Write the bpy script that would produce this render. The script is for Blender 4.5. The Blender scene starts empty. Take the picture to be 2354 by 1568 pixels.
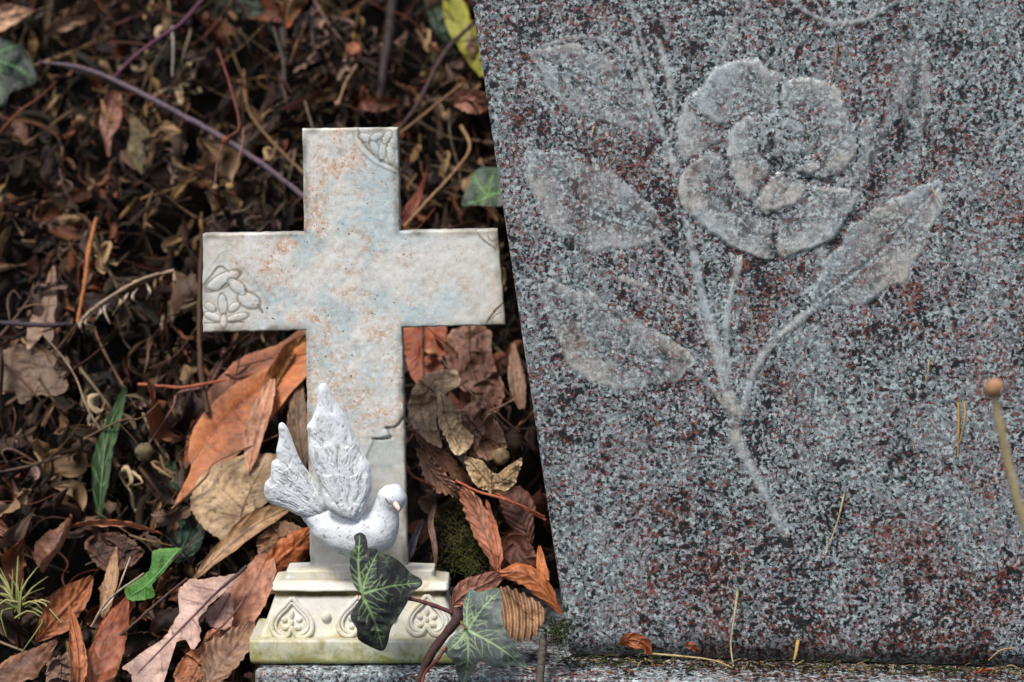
import bpy, math, random
import numpy as np
from mathutils import Vector
S = bpy.context.scene
COL = S.collection
random.seed(7)
rng = np.random.default_rng(7)

# ------------------------------------------------------------------ camera
LENS, SENS, D, PITCH = 63.28, 36.0, 0.90, math.radians(8)
RW, RH = 1024.0, 682.0
K = SENS / RW / LENS
def ray(px, py):
    u = (px - 512) * K; v = -(py - 341) * K
    cp, sp = math.cos(PITCH), math.sin(PITCH)
    return np.array([u, cp + v * sp, v * cp - sp])
_r = ray(358, 664)
CZ = -(D - 0.030) * _r[2] / _r[1]
CAMP = np.array([0.0, -D, CZ])
def W(px, py, a=0.0, b=0.0, c=0.0):
    """point where the view through (px,py) meets the plane y = a + b z + c x"""
    r = ray(px, py)
    t = (a + b * CZ + D) / (r[1] - b * r[2] - c * r[0])
    return CAMP + r * t
def Wv(px, py, a=0.0, b=0.0, c=0.0):
    u = (px - 512) * K; v = -(py - 341) * K
    cp, sp = math.cos(PITCH), math.sin(PITCH)
    rx, ry, rz = u, cp + v * sp, v * cp - sp
    t = (a + b * CZ + D) / (ry - b * rz - c * rx)
    return np.stack([rx * t, -D + ry * t, CZ + rz * t], -1)
BA, BB = 0.055, 0.80          # the bank behind: y = BA + BB z
Q = 0.435                     # survey units (2354 wide) to 1024 wide
def WB(x, y, off):            # survey point lying 'off' in front of the bank
    return W(x * Q, y * Q, BA - off, BB)
def WY(x, y, yy):             # survey point at distance yy
    return W(x * Q, y * Q, yy)

cam = bpy.data.cameras.new("camera"); co = bpy.data.objects.new("camera", cam); COL.objects.link(co)
co.location = CAMP; co.rotation_euler = (math.pi / 2 - PITCH, 0, 0)
cam.lens = LENS; cam.sensor_width = SENS; cam.clip_start = 0.01; cam.clip_end = 200
cam.dof.use_dof = True; cam.dof.focus_distance = 0.895; cam.dof.aperture_fstop = 6.3
S.camera = co

# ------------------------------------------------------------------ light
wd = bpy.data.worlds.new("World"); S.world = wd; wd.use_nodes = True
nt = wd.node_tree
sky = nt.nodes.new("ShaderNodeTexSky"); sky.sky_type = 'NISHITA'; sky.sun_disc = False
SUN_EL, SUN_AZ = math.radians(60), math.radians(-30)    # azimuth from -Y (behind camera), negative = left
sdir = Vector((math.sin(SUN_AZ) * math.cos(SUN_EL), -math.cos(SUN_AZ) * math.cos(SUN_EL), math.sin(SUN_EL)))
sky.sun_elevation = SUN_EL; sky.sun_rotation = math.atan2(sdir.x, sdir.y)
sky.air_density = 1.0; sky.dust_density = 3.0; sky.ozone_density = 1.0
bg = nt.nodes["Background"]; bg.inputs[1].default_value = 0.10
nt.links.new(sky.outputs[0], bg.inputs[0])
sl = bpy.data.lights.new("sun", 'SUN'); sl.energy = 2.3; sl.angle = math.radians(15); sl.color = (1, 0.96, 0.9)
so = bpy.data.objects.new("sun", sl); COL.objects.link(so)
so.rotation_euler = (-sdir).to_track_quat('-Z', 'Y').to_euler(); so.location = (0, -1, 2)
S.view_settings.view_transform = 'Standard'; S.view_settings.look = 'None'
S.view_settings.exposure = 0.55; S.view_settings.gamma = 1
S.cycles.max_bounces = 6

# ------------------------------------------------------------------ helpers
def lin(r, g, b, a=1.0):
    f = lambda c: (c / 255 / 12.92) if c / 255 <= 0.04045 else ((c / 255 + 0.055) / 1.055) ** 2.4
    return (f(r), f(g), f(b), a)
def L3(c): return np.array(lin(*c)[:3])
def sm(e0, e1, x):
    t = np.clip((x - e0) / (e1 - e0), 0, 1); return t * t * (3 - 2 * t)
def vnoise(p, seed=0):
    """smooth value noise on (...,2) or (...,3)"""
    p = np.asarray(p, float)
    if p.shape[-1] == 2: p = np.concatenate([p, np.zeros(p.shape[:-1] + (1,))], -1)
    i = np.floor(p).astype(np.int64); f = p - i; f = f * f * (3 - 2 * f)
    def h(a, b, c):
        n = (a * 73856093) ^ (b * 19349663) ^ (c * 83492791) ^ (seed * 2654435761)
        n = (n ^ (n >> 13)) * 1274126177 & 0xffffffff
        return ((n ^ (n >> 16)) & 0xffff) / 65535.0
    r = 0
    for dx in (0, 1):
        for dy in (0, 1):
            for dz in (0, 1):
                w = (f[..., 0] if dx else 1 - f[..., 0]) * (f[..., 1] if dy else 1 - f[..., 1]) * (f[..., 2] if dz else 1 - f[..., 2])
                r = r + w * h(i[..., 0] + dx, i[..., 1] + dy, i[..., 2] + dz)
    return r * 2 - 1
def link(name, me, mat=None, parent=None, smooth=True):
    o = bpy.data.objects.new(name, me); COL.objects.link(o)
    if mat: me.materials.append(mat)
    if parent: o.parent = parent
    if smooth: me.polygons.foreach_set("use_smooth", [True] * len(me.polygons))
    return o
def mesh(name, V, F, col=None, attrs=None):
    me = bpy.data.meshes.new(name)
    V = np.asarray(V, float).reshape(-1, 3)
    me.from_pydata(V.tolist(), [], F.tolist() if isinstance(F, np.ndarray) else F)
    if col is not None:
        ca = me.color_attributes.new("col", 'FLOAT_COLOR', 'POINT')
        c = np.ones((len(V), 4), np.float32); c[:, :3] = np.asarray(col).reshape(-1, 3)
        ca.data.foreach_set("color", c.ravel())
    for k, v in (attrs or {}).items():
        me.attributes.new(k, 'FLOAT', 'POINT').data.foreach_set("value", np.asarray(v, np.float32).ravel())
    me.update(); return me
def gridF(n, m, wrapm=False, base=0):
    i, j = np.meshgrid(np.arange(n - 1), np.arange(m if wrapm else m - 1), indexing='ij')
    j2 = (j + 1) % m
    return (np.stack([i * m + j, (i + 1) * m + j, (i + 1) * m + j2, i * m + j2], -1) + base).reshape(-1, 4)
def tag(o, label=None, cat=None, group=None, kind=None):
    if label: o['label'] = label
    if cat: o['category'] = cat
    if group: o['group'] = group
    if kind: o['kind'] = kind
    return o
def empty(name, loc=(0, 0, 0)):
    o = bpy.data.objects.new(name, None); o.empty_display_size = 0.01; COL.objects.link(o); o.location = loc; return o
def thing(name, label, cat, group=None, loc=(0, 0, 0)): return tag(empty(name, loc), label, cat, group)
def catmull(P, n):
    P = np.asarray(P, float)
    if len(P) == 2: return P[0] + (P[1] - P[0]) * np.linspace(0, 1, n)[:, None]
    E = np.vstack([2 * P[0] - P[1], P, 2 * P[-1] - P[-2]])
    t = np.linspace(0, len(P) - 1 - 1e-9, n); i = t.astype(int); f = (t - i)[:, None]
    a, b, c, d = E[i], E[i + 1], E[i + 2], E[i + 3]
    return 0.5 * ((2 * b) + (c - a) * f + (2 * a - 5 * b + 4 * c - d) * f ** 2 + (3 * b - a - 3 * c + d) * f ** 3)
def unit(v): return v / np.maximum(np.linalg.norm(v, axis=-1, keepdims=True), 1e-12)
def tubeVF(P, R, ns=8, cap=True):
    P = np.asarray(P, float); n = len(P); R = np.broadcast_to(np.asarray(R, float), (n,))
    T = unit(np.gradient(P, axis=0)); up = np.array([0.13, -0.9, 0.3])
    A = unit(np.cross(T, up)); B = np.cross(T, A)
    th = np.linspace(0, 2 * np.pi, ns, endpoint=False)
    V = P[:, None] + R[:, None, None] * (A[:, None] * np.cos(th)[:, None] + B[:, None] * np.sin(th)[:, None])
    V = V.reshape(-1, 3); F = gridF(n, ns, True).tolist()
    if cap:
        V = np.vstack([V, P[0], P[-1]]); k = n * ns
        F += [[k, (j + 1) % ns, j] for j in range(ns)] + [[k + 1, (n - 1) * ns + j, (n - 1) * ns + (j + 1) % ns] for j in range(ns)]
    return V, F
def ballVF(c, r, nu=10, nv=14, sc=(1, 1, 1)):
    V = []
    for i in range(nu + 1):
        a = math.pi * i / nu
        for j in range(nv):
            b = 2 * math.pi * j / nv
            V.append((c[0] + r * sc[0] * math.sin(a) * math.cos(b), c[1] + r * sc[1] * math.sin(a) * math.sin(b), c[2] + r * sc[2] * math.cos(a)))
    return np.array(V), gridF(nu + 1, nv, True).tolist()
def joinVF(parts):
    VV, FF, CC, n = [], [], [], 0
    for p in parts:
        V, F = p[0], p[1]
        VV.append(np.asarray(V).reshape(-1, 3)); FF += [[i + n for i in f] for f in F]
        if len(p) > 2: CC.append(np.broadcast_to(np.asarray(p[2]), (len(VV[-1]), 3)))
        n += len(VV[-1])
    return np.vstack(VV), FF, (np.vstack(CC) if CC else None)
def segdist(X, Y, pts):
    """distance to a polyline, and position 0..1 along it"""
    best = np.full(X.shape, 1e9); tt = np.zeros(X.shape); n = len(pts) - 1
    for k in range(n):
        (x0, y0), (x1, y1) = pts[k][:2], pts[k + 1][:2]
        dx, dy = x1 - x0, y1 - y0; l = dx * dx + dy * dy + 1e-12
        t = np.clip(((X - x0) * dx + (Y - y0) * dy) / l, 0, 1)
        d = np.hypot(X - x0 - t * dx, Y - y0 - t * dy)
        m = d < best; best = np.where(m, d, best); tt = np.where(m, (k + t) / n, tt)
    return best, tt
def polysd(X, Y, poly):
    """signed distance, positive inside"""
    d, _ = segdist(X, Y, list(poly) + [poly[0]])
    ins = np.zeros(X.shape, bool); n = len(poly)
    for k in range(n):
        x0, y0 = poly[k]; x1, y1 = poly[(k + 1) % n]
        if y0 == y1: continue
        c = ((y0 > Y) != (y1 > Y)) & (X < (x1 - x0) * (Y - y0) / (y1 - y0) + x0)
        ins ^= c
    return np.where(ins, d, -d)
def closed(poly, n):
    P = np.array(list(poly) + list(poly[:3]), float); m = len(poly)
    E = P; t = np.linspace(0, m, n, endpoint=False); i = t.astype(int); f = (t - i)[:, None]
    a, b, c, d = np.array(poly)[(i - 1) % m], np.array(poly)[i % m], np.array(poly)[(i + 1) % m], np.array(poly)[(i + 2) % m]
    return 0.5 * ((2 * b) + (c - a) * f + (2 * a - 5 * b + 4 * c - d) * f ** 2 + (3 * b - a - 3 * c + d) * f ** 3)

# ------------------------------------------------------------------ materials
def newmat(name):
    m = bpy.data.materials.new(name); m.use_nodes = True
    return m, m.node_tree, m.node_tree.nodes["Principled BSDF"]
class N:
    def __init__(s, t): s.t = t
    def n(s, typ, **kw):
        x = s.t.nodes.new(typ)
        for k, v in kw.items():
            if k.startswith('i_'): x.inputs[k[2:].replace('_', ' ')].default_value = v
            else: setattr(x, k, v)
        return x
    def l(s, a, b): s.t.links.new(a, b)
    def noise(s, vec, scale, detail=3, rough=.5, dist=0):
        x = s.n("ShaderNodeTexNoise"); x.inputs['Scale'].default_value = scale; x.inputs['Detail'].default_value = detail
        x.inputs['Roughness'].default_value = rough; x.inputs['Distortion'].default_value = dist
        s.l(vec, x.inputs['Vector']); return x
    def mapr(s, v, a, b, c=0, d=1):
        x = s.n("ShaderNodeMapRange"); x.clamp = True
        for i, q in zip((1, 2, 3, 4), (a, b, c, d)): x.inputs[i].default_value = q
        s.l(v, x.inputs[0]); return x.outputs[0]
    def math(s, op, a, b=None, clamp=False):
        x = s.n("ShaderNodeMath", operation=op); x.use_clamp = clamp
        for i, q in enumerate((a, b)):
            if q is None: continue
            if isinstance(q, (int, float)): x.inputs[i].default_value = q
            else: s.l(q, x.inputs[i])
        return x.outputs[0]
    def mix(s, f, a, b, typ='MIX'):
        x = s.n("ShaderNodeMix", data_type='RGBA', blend_type=typ)
        for i, q in ((0, f), (6, a), (7, b)):
            if isinstance(q, (int, float)): x.inputs[i].default_value = q
            elif isinstance(q, tuple): x.inputs[i].default_value = q
            else: s.l(q, x.inputs[i])
        return x.outputs[2]
    def bump(s, h, strength, dist):
        x = s.n("ShaderNodeBump"); x.inputs['Strength'].default_value = strength; x.inputs['Distance'].default_value = dist
        s.l(h, x.inputs['Height']); return x.outputs[0]

def mat_granite():
    m, t, b = newmat("granite"); g = N(t)
    tc = g.n("ShaderNodeTexCoord").outputs['Object']
    # wobble so that grains are irregular
    wn = g.noise(tc, 900, 2); vm = g.n("ShaderNodeVectorMath", operation='MULTIPLY_ADD')
    g.l(wn.outputs['Color'], vm.inputs[0]); vm.inputs[1].default_value = (.0016,) * 3; g.l(tc, vm.inputs[2])
    P = vm.outputs[0]
    v1 = g.n("ShaderNodeTexVoronoi"); v1.inputs['Scale'].default_value = 680; g.l(P, v1.inputs['Vector'])
    v2 = g.n("ShaderNodeTexVoronoi"); v2.inputs['Scale'].default_value = 430; g.l(P, v2.inputs['Vector'])
    v3 = g.n("ShaderNodeTexVoronoi"); v3.inputs['Scale'].default_value = 170; g.l(P, v3.inputs['Vector'])
    s1 = g.n("ShaderNodeSeparateColor"); g.l(v1.outputs['Color'], s1.inputs[0])
    s2 = g.n("ShaderNodeSeparateColor"); g.l(v2.outputs['Color'], s2.inputs[0])
    s3 = g.n("ShaderNodeSeparateColor"); g.l(v3.outputs['Color'], s3.inputs[0])
    big = g.noise(tc, 11, 3, .6, .8).outputs['Fac']
    mid = g.noise(tc, 45, 3, .6, .5).outputs['Fac']
    fine = g.noise(tc, 1500, 2).outputs['Fac']
    # pale feldspar
    rp = g.n("ShaderNodeValToRGB"); e = rp.color_ramp.elements
    e[0].position = 0; e[0].color = lin(70, 80, 82); e[1].position = 1; e[1].color = lin(164, 170, 174)
    e.new(.35).color = lin(104, 116, 118); e.new(.7).color = lin(132, 145, 147)
    g.l(s1.outputs[0], rp.inputs[0])
    c = rp.outputs[0]
    off = g.n("ShaderNodeVectorMath", operation='ADD'); g.l(tc, off.inputs[0]); off.inputs[1].default_value = (2.3, .7, 5.1)
    g1 = g.noise(tc, 560, 2, .6).outputs['Fac']; g2 = g.noise(off.outputs[0], 620, 1.5, .55).outputs['Fac']; g4 = g.noise(off.outputs[0], 210, 1.5, .5).outputs['Fac']
    fr = g.n("ShaderNodeAttribute"); fr.attribute_name = "frost"; fr = fr.outputs['Fac']
    th = g.math('ADD', g.mapr(big, .36, .64, .405, .485), g.mapr(mid, .32, .68, -.055, .06))
    th = g.math('SUBTRACT', th, g.math('MULTIPLY', fr, .035))
    dk = g.mapr(g.math('SUBTRACT', g1, th), -.035, .035, 1, 0)
    dk2 = g.mapr(g.math('SUBTRACT', g4, g.math('SUBTRACT', th, .085)), -.03, .03, 1, 0)
    dk3 = g.math('MULTIPLY', g.mapr(s3.outputs[1], .022, .028, 1, 0), g.mapr(v3.outputs['Distance'], .30, .5, 1, 0))
    dark = g.math('MAXIMUM', dk, g.math('MAXIMUM', dk2, dk3))
    dark = g.math('MULTIPLY', dark, g.math('SUBTRACT', 1, g.math('MULTIPLY', fr, .52)))
    # milky haze of the pale mineral
    c = g.mix(g.mapr(g.noise(tc, 240, 3, .6).outputs['Fac'], .4, .66, 0, .45), c, lin(166, 172, 178))
    wh = g.mapr(g.noise(off.outputs[0], 430, 2, .6).outputs['Fac'], .51, .63, 0, .85)
    c = g.mix(wh, c, lin(200, 213, 213))
    c = g.mix(g.math('MULTIPLY', dark, .95), c, lin(16, 20, 23))
    # red grains in drifts
    rm = g.noise(tc, 15, 4, .7, 1.4).outputs['Fac']
    rth = g.mapr(rm, .42, .66, .635, .53)
    red = g.mapr(g.math('SUBTRACT', g2, rth), -.02, .03, 0, 1)
    red = g.math('MULTIPLY', red, g.math('SUBTRACT', .9, g.math('MULTIPLY', fr, .55)))
    c = g.mix(red, c, g.mix(g.mapr(s1.outputs[2], .2, .8), lin(98, 40, 36), lin(150, 92, 84)))
    c = g.mix(g.mapr(rm, .46, .68, 0, .42), c, lin(212, 168, 156), 'MULTIPLY')
    # matt sandblasted carving: paler, cream here and bluish there
    hue = g.mix(g.mapr(g.noise(off.outputs[0], 34, 2).outputs['Fac'], .4, .6), lin(202, 196, 186), lin(194, 204, 208))
    frn = g.math('MULTIPLY', fr, g.mapr(g.noise(tc, 620, 3, .7).outputs['Fac'], .3, .62, .36, .95))
    c = g.mix(frn, c, hue)
    c = g.mix(g.mapr(fine, .3, .7, .0, .30), c, lin(84, 86, 92), 'MULTIPLY')
    st = g.n("ShaderNodeAttribute"); st.attribute_name = "darken"
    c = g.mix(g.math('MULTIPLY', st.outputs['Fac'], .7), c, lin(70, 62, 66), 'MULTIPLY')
    g.l(c, b.inputs['Base Color'])
    rr = g.mapr(fr, 0, 1, .42, .8); g.l(rr, b.inputs['Roughness'])
    b.inputs['Specular IOR Level'].default_value = .35
    g.l(g.bump(g.noise(tc, 700, 3).outputs['Fac'], .22, .0006), b.inputs['Normal'])
    return m
def mat_resin(name="aged_resin", algae=False):
    m, t, b = newmat(name); g = N(t)
    tc = g.n("ShaderNodeTexCoord").outputs['Object']
    n1 = g.noise(tc, 40, 5, .65, .6).outputs['Fac']; n2 = g.noise(tc, 95, 6, .7, .8).outputs['Fac']
    n3 = g.noise(tc, 420, 4, .7).outputs['Fac']; n4 = g.noise(tc, 1300, 2).outputs['Fac']
    mp = g.n("ShaderNodeVectorMath", operation='ADD'); g.l(tc, mp.inputs[0]); mp.inputs[1].default_value = (3.1, 1.7, .4)
    o1 = g.noise(mp.outputs[0], 46, 5, .65, .5).outputs['Fac']; o2 = g.noise(mp.outputs[0], 260, 4, .75).outputs['Fac']
    c = g.mix(g.mapr(n2, .3, .7), lin(198, 196, 180), lin(230, 230, 222))
    c = g.mix(g.mapr(n3, .35, .65, 0, .5), c, lin(226, 224, 222))
    wash = g.n("ShaderNodeAttribute"); wash.attribute_name = "wash"; w = wash.outputs['Fac']
    ora = g.math('MULTIPLY', g.math('MULTIPLY', g.mapr(o1, .44, .60), g.mapr(o2, .40, .56)), w)
    c = g.mix(g.math('MULTIPLY', ora, .78), c, lin(210, 160, 116))
    rust = g.math('MULTIPLY', g.mapr(g.noise(mp.outputs[0], 620, 2, .6).outputs['Fac'], .60, .66), g.math('MULTIPLY', g.mapr(o1, .40, .58), w))
    c = g.mix(g.math('MULTIPLY', rust, .75), c, lin(170, 100, 72))
    pol = g.math('MULTIPLY', g.mapr(g.noise(tc, 560, 2, .6).outputs['Fac'], .56, .62), g.math('MULTIPLY', w, .8))
    c = g.mix(pol, c, lin(232, 230, 230))
    blu = g.math('MULTIPLY', g.math('MULTIPLY', g.mapr(n1, .45, .60), g.mapr(n3, .35, .6, .3, 1)), w)
    c = g.mix(g.math('MULTIPLY', blu, .68), c, lin(156, 190, 200))
    gry = g.math('MULTIPLY', g.mapr(o2, .52, .66), g.math('ADD', g.math('MULTIPLY', w, .7), .3))
    c = g.mix(g.math('MULTIPLY', gry, .3), c, lin(142, 140, 136))
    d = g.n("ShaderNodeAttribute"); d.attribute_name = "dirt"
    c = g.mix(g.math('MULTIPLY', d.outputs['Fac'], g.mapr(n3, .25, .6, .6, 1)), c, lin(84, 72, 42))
    c = g.mix(g.math('MULTIPLY', g.mapr(g.noise(tc, 520, 2).outputs['Fac'], .70, .74), w), c, lin(70, 66, 60))
    if algae:
        geo = g.n("ShaderNodeNewGeometry"); sp = g.n("ShaderNodeSeparateXYZ"); g.l(geo.outputs['Position'], sp.inputs[0])
        a = g.math('ADD', g.mapr(sp.outputs[2], .001, .016, 1, 0), g.mapr(n2, .42, .66, -.3, .6))
        c = g.mix(g.math('MULTIPLY', g.math('MAXIMUM', a, 0, True), g.mapr(sp.outputs[2], .008, .026, .95, 0)), c, lin(122, 130, 62))
        c = g.mix(g.mapr(n1, .42, .7, 0, .6), c, lin(206, 192, 140)); c = g.mix(g.mapr(n2, .52, .68, 0, .6), c, lin(168, 142, 92))
    g.l(c, b.inputs['Base Color']); b.inputs['Roughness'].default_value = .62; b.inputs['Specular IOR Level'].default_value = .3
    hh = g.math('ADD', n3, g.math('MULTIPLY', n4, .5))
    g.l(g.bump(hh, .24, .0005), b.inputs['Normal'])
    return m
def mat_dove():
    m, t, b = newmat("white_paint"); g = N(t)
    tc = g.n("ShaderNodeTexCoord").outputs['Object']
    n1 = g.noise(tc, 60, 4, .6).outputs['Fac']; n3 = g.noise(tc, 700, 3, .6).outputs['Fac']
    c = g.mix(g.mapr(n1, .35, .7), lin(214, 220, 224), lin(232, 235, 237))
    d = g.n("ShaderNodeAttribute"); d.attribute_name = "dirt"
    dd = g.math('MULTIPLY', d.outputs['Fac'], g.mapr(g.noise(tc, 420, 4, .7).outputs['Fac'], .36, .56))
    c = g.mix(g.math('MULTIPLY', dd, .62), c, lin(120, 114, 108))
    c = g.mix(g.mapr(g.noise(tc, 330, 3, .6).outputs['Fac'], .63, .68, 0, .7), c, lin(92, 86, 78))
    bk = g.n("ShaderNodeAttribute"); bk.attribute_name = "beak"
    c = g.mix(bk.outputs['Fac'], c, lin(228, 204, 192))
    g.l(c, b.inputs['Base Color']); b.inputs['Roughness'].default_value = .85; b.inputs['Specular IOR Level'].default_value = .15
    g.l(g.bump(g.math('ADD', n3, g.noise(tc, 260, 4, .7).outputs['Fac']), .4, .0008), b.inputs['Normal'])
    return m
def mat_leaf(name, rough=.55, nscale=220, lo=.55, hi=1.35, bumps=.5, trans=0.15, spec=.35):
    m, t, b = newmat(name); g = N(t)
    tc = g.n("ShaderNodeTexCoord").outputs['Object']
    a = g.n("ShaderNodeAttribute"); a.attribute_name = "col"
    n1 = g.noise(tc, nscale, 5, .65, .3).outputs['Fac']; n2 = g.noise(tc, nscale * 6, 3).outputs['Fac']
    k = g.mapr(n1, .28, .72, lo, hi)
    cb = g.n("ShaderNodeCombineColor")
    for i in range(3): g.l(k, cb.inputs[i])
    c = g.mix(1.0, a.outputs['Color'], cb.outputs[0], 'MULTIPLY')
    c = g.mix(g.mapr(n2, .62, .78, 0, .45), c, lin(40, 26, 20))
    if rough > .5: c = g.mix(g.mapr(g.noise(tc, nscale * .42, 4, .7, 1.0).outputs['Fac'], .50, .70, 0, .6), c, lin(112, 76, 60), 'MULTIPLY')
    g.l(c, b.inputs['Base Color']); b.inputs['Roughness'].default_value = rough; b.inputs['Specular IOR Level'].default_value = spec
    hh = g.math('ADD', n1, g.math('MULTIPLY', n2, .35))
    nm = g.bump(hh, bumps, .0012); g.l(nm, b.inputs['Normal'])
    if trans:
        tr = g.n("ShaderNodeBsdfTranslucent"); g.l(c, tr.inputs[0]); mx = g.n("ShaderNodeMixShader"); mx.inputs[0].default_value = trans
        g.l(b.outputs[0], mx.inputs[1]); g.l(tr.outputs[0], mx.inputs[2]); g.l(mx.outputs[0], t.nodes["Material Output"].inputs[0])
    return m
def mat_soil():
    m, t, b = newmat("dark_humus"); g = N(t)
    tc = g.n("ShaderNodeTexCoord").outputs['Object']
    n = g.noise(tc, 90, 6, .7).outputs['Fac']
    g.l(g.mix(g.mapr(n, .4, .75), lin(9, 7, 6), lin(30, 23, 18)), b.inputs['Base Color'])
    b.inputs['Roughness'].default_value = .95; b.inputs['Specular IOR Level'].default_value = .1
    g.l(g.bump(n, 1, .01), b.inputs['Normal'])
    return m
GRAN = mat_granite(); RESIN = mat_resin(); RESINB = mat_resin("aged_resin_algae", True); DOVE = mat_dove()
LEAF = mat_leaf("dry_leaf", .51, lo=.66, hi=1.45, spec=.38, bumps=.35); FRESH = mat_leaf("ivy_leaf", .48, 300, .75, 1.25, .3, .05, .28)
WOOD = mat_leaf("twig_bark", .6, 500, .65, 1.3, .5, 0); LITT = mat_leaf("dry_litter", .65, 260, .5, 1.4, .5, .03, .2)
SOIL = mat_soil()

# ------------------------------------------------------------------ setting: ground and bank
def bank_z(y):
    return np.interp(y, [-60, -.10, -.02, .055, .62, .9, 60], [-.075, -.075, -.065, -.045, .66, .74, .74])
gx = np.concatenate([[-60, -8, -2, -1], np.linspace(-.6, .9, 90), [1.5, 3, 10, 60]])
gy = np.concatenate([[-60, -8, -2, -1], np.linspace(-.5, .9, 100), [1.2, 3, 10, 60]])
GX, GY = np.meshgrid(gx, gy, indexing='ij')
near = (np.abs(GX) < .95) & (np.abs(GY) < .95)
GZ = bank_z(GY - .045) + np.where(near & (GY > -.02), vnoise(np.stack([GX * 22, GY * 22], -1), 3) * .012, 0)
GZ = np.where((GY > -.1) & (GY < .03) & (GX > -.16), -.08, GZ)
o = link("ground", mesh("ground", np.stack([GX, GY, GZ], -1), gridF(len(gx), len(gy))), SOIL)
tag(o, kind='structure')

# ------------------------------------------------------------------ granite kerb (plinth)
def box_bevel(name, x0, x1, y0, y1, z0, z1, bev, mat, yaw=0, pivot=(0, 0)):
    import bmesh
    bm = bmesh.new(); bmesh.ops.create_cube(bm, size=1)
    for v in bm.verts:
        v.co = Vector(((x0 if v.co.x < 0 else x1), (y0 if v.co.y < 0 else y1), (z0 if v.co.z < 0 else z1)))
    bmesh.ops.bevel(bm, geom=bm.edges[:], offset=bev, segments=3, affect='EDGES', profile=.5)
    c, s = math.cos(yaw), math.sin(yaw)
    for v in bm.verts:
        dx, dy = v.co.x - pivot[0], v.co.y - pivot[1]
        v.co.x, v.co.y = pivot[0] + c * dx - s * dy, pivot[1] + s * dx + c * dy
    me = bpy.data.meshes.new(name); bm.to_mesh(me); bm.free()
    return link(name, me, mat)
YAW = math.radians(-4.2)
pl = W(255, 668.5, 0, 0); fy = -.0365
plx = W(254, 667, fy)[0]
kerb = box_bevel("granite_kerb", plx, plx + 1.3, fy, fy + .16, -.09, -.0012, .0022, GRAN, YAW, (plx, fy))
tag(kerb, "low grey speckled granite kerb that the headstone and the white cross stand on", "kerb")

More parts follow.
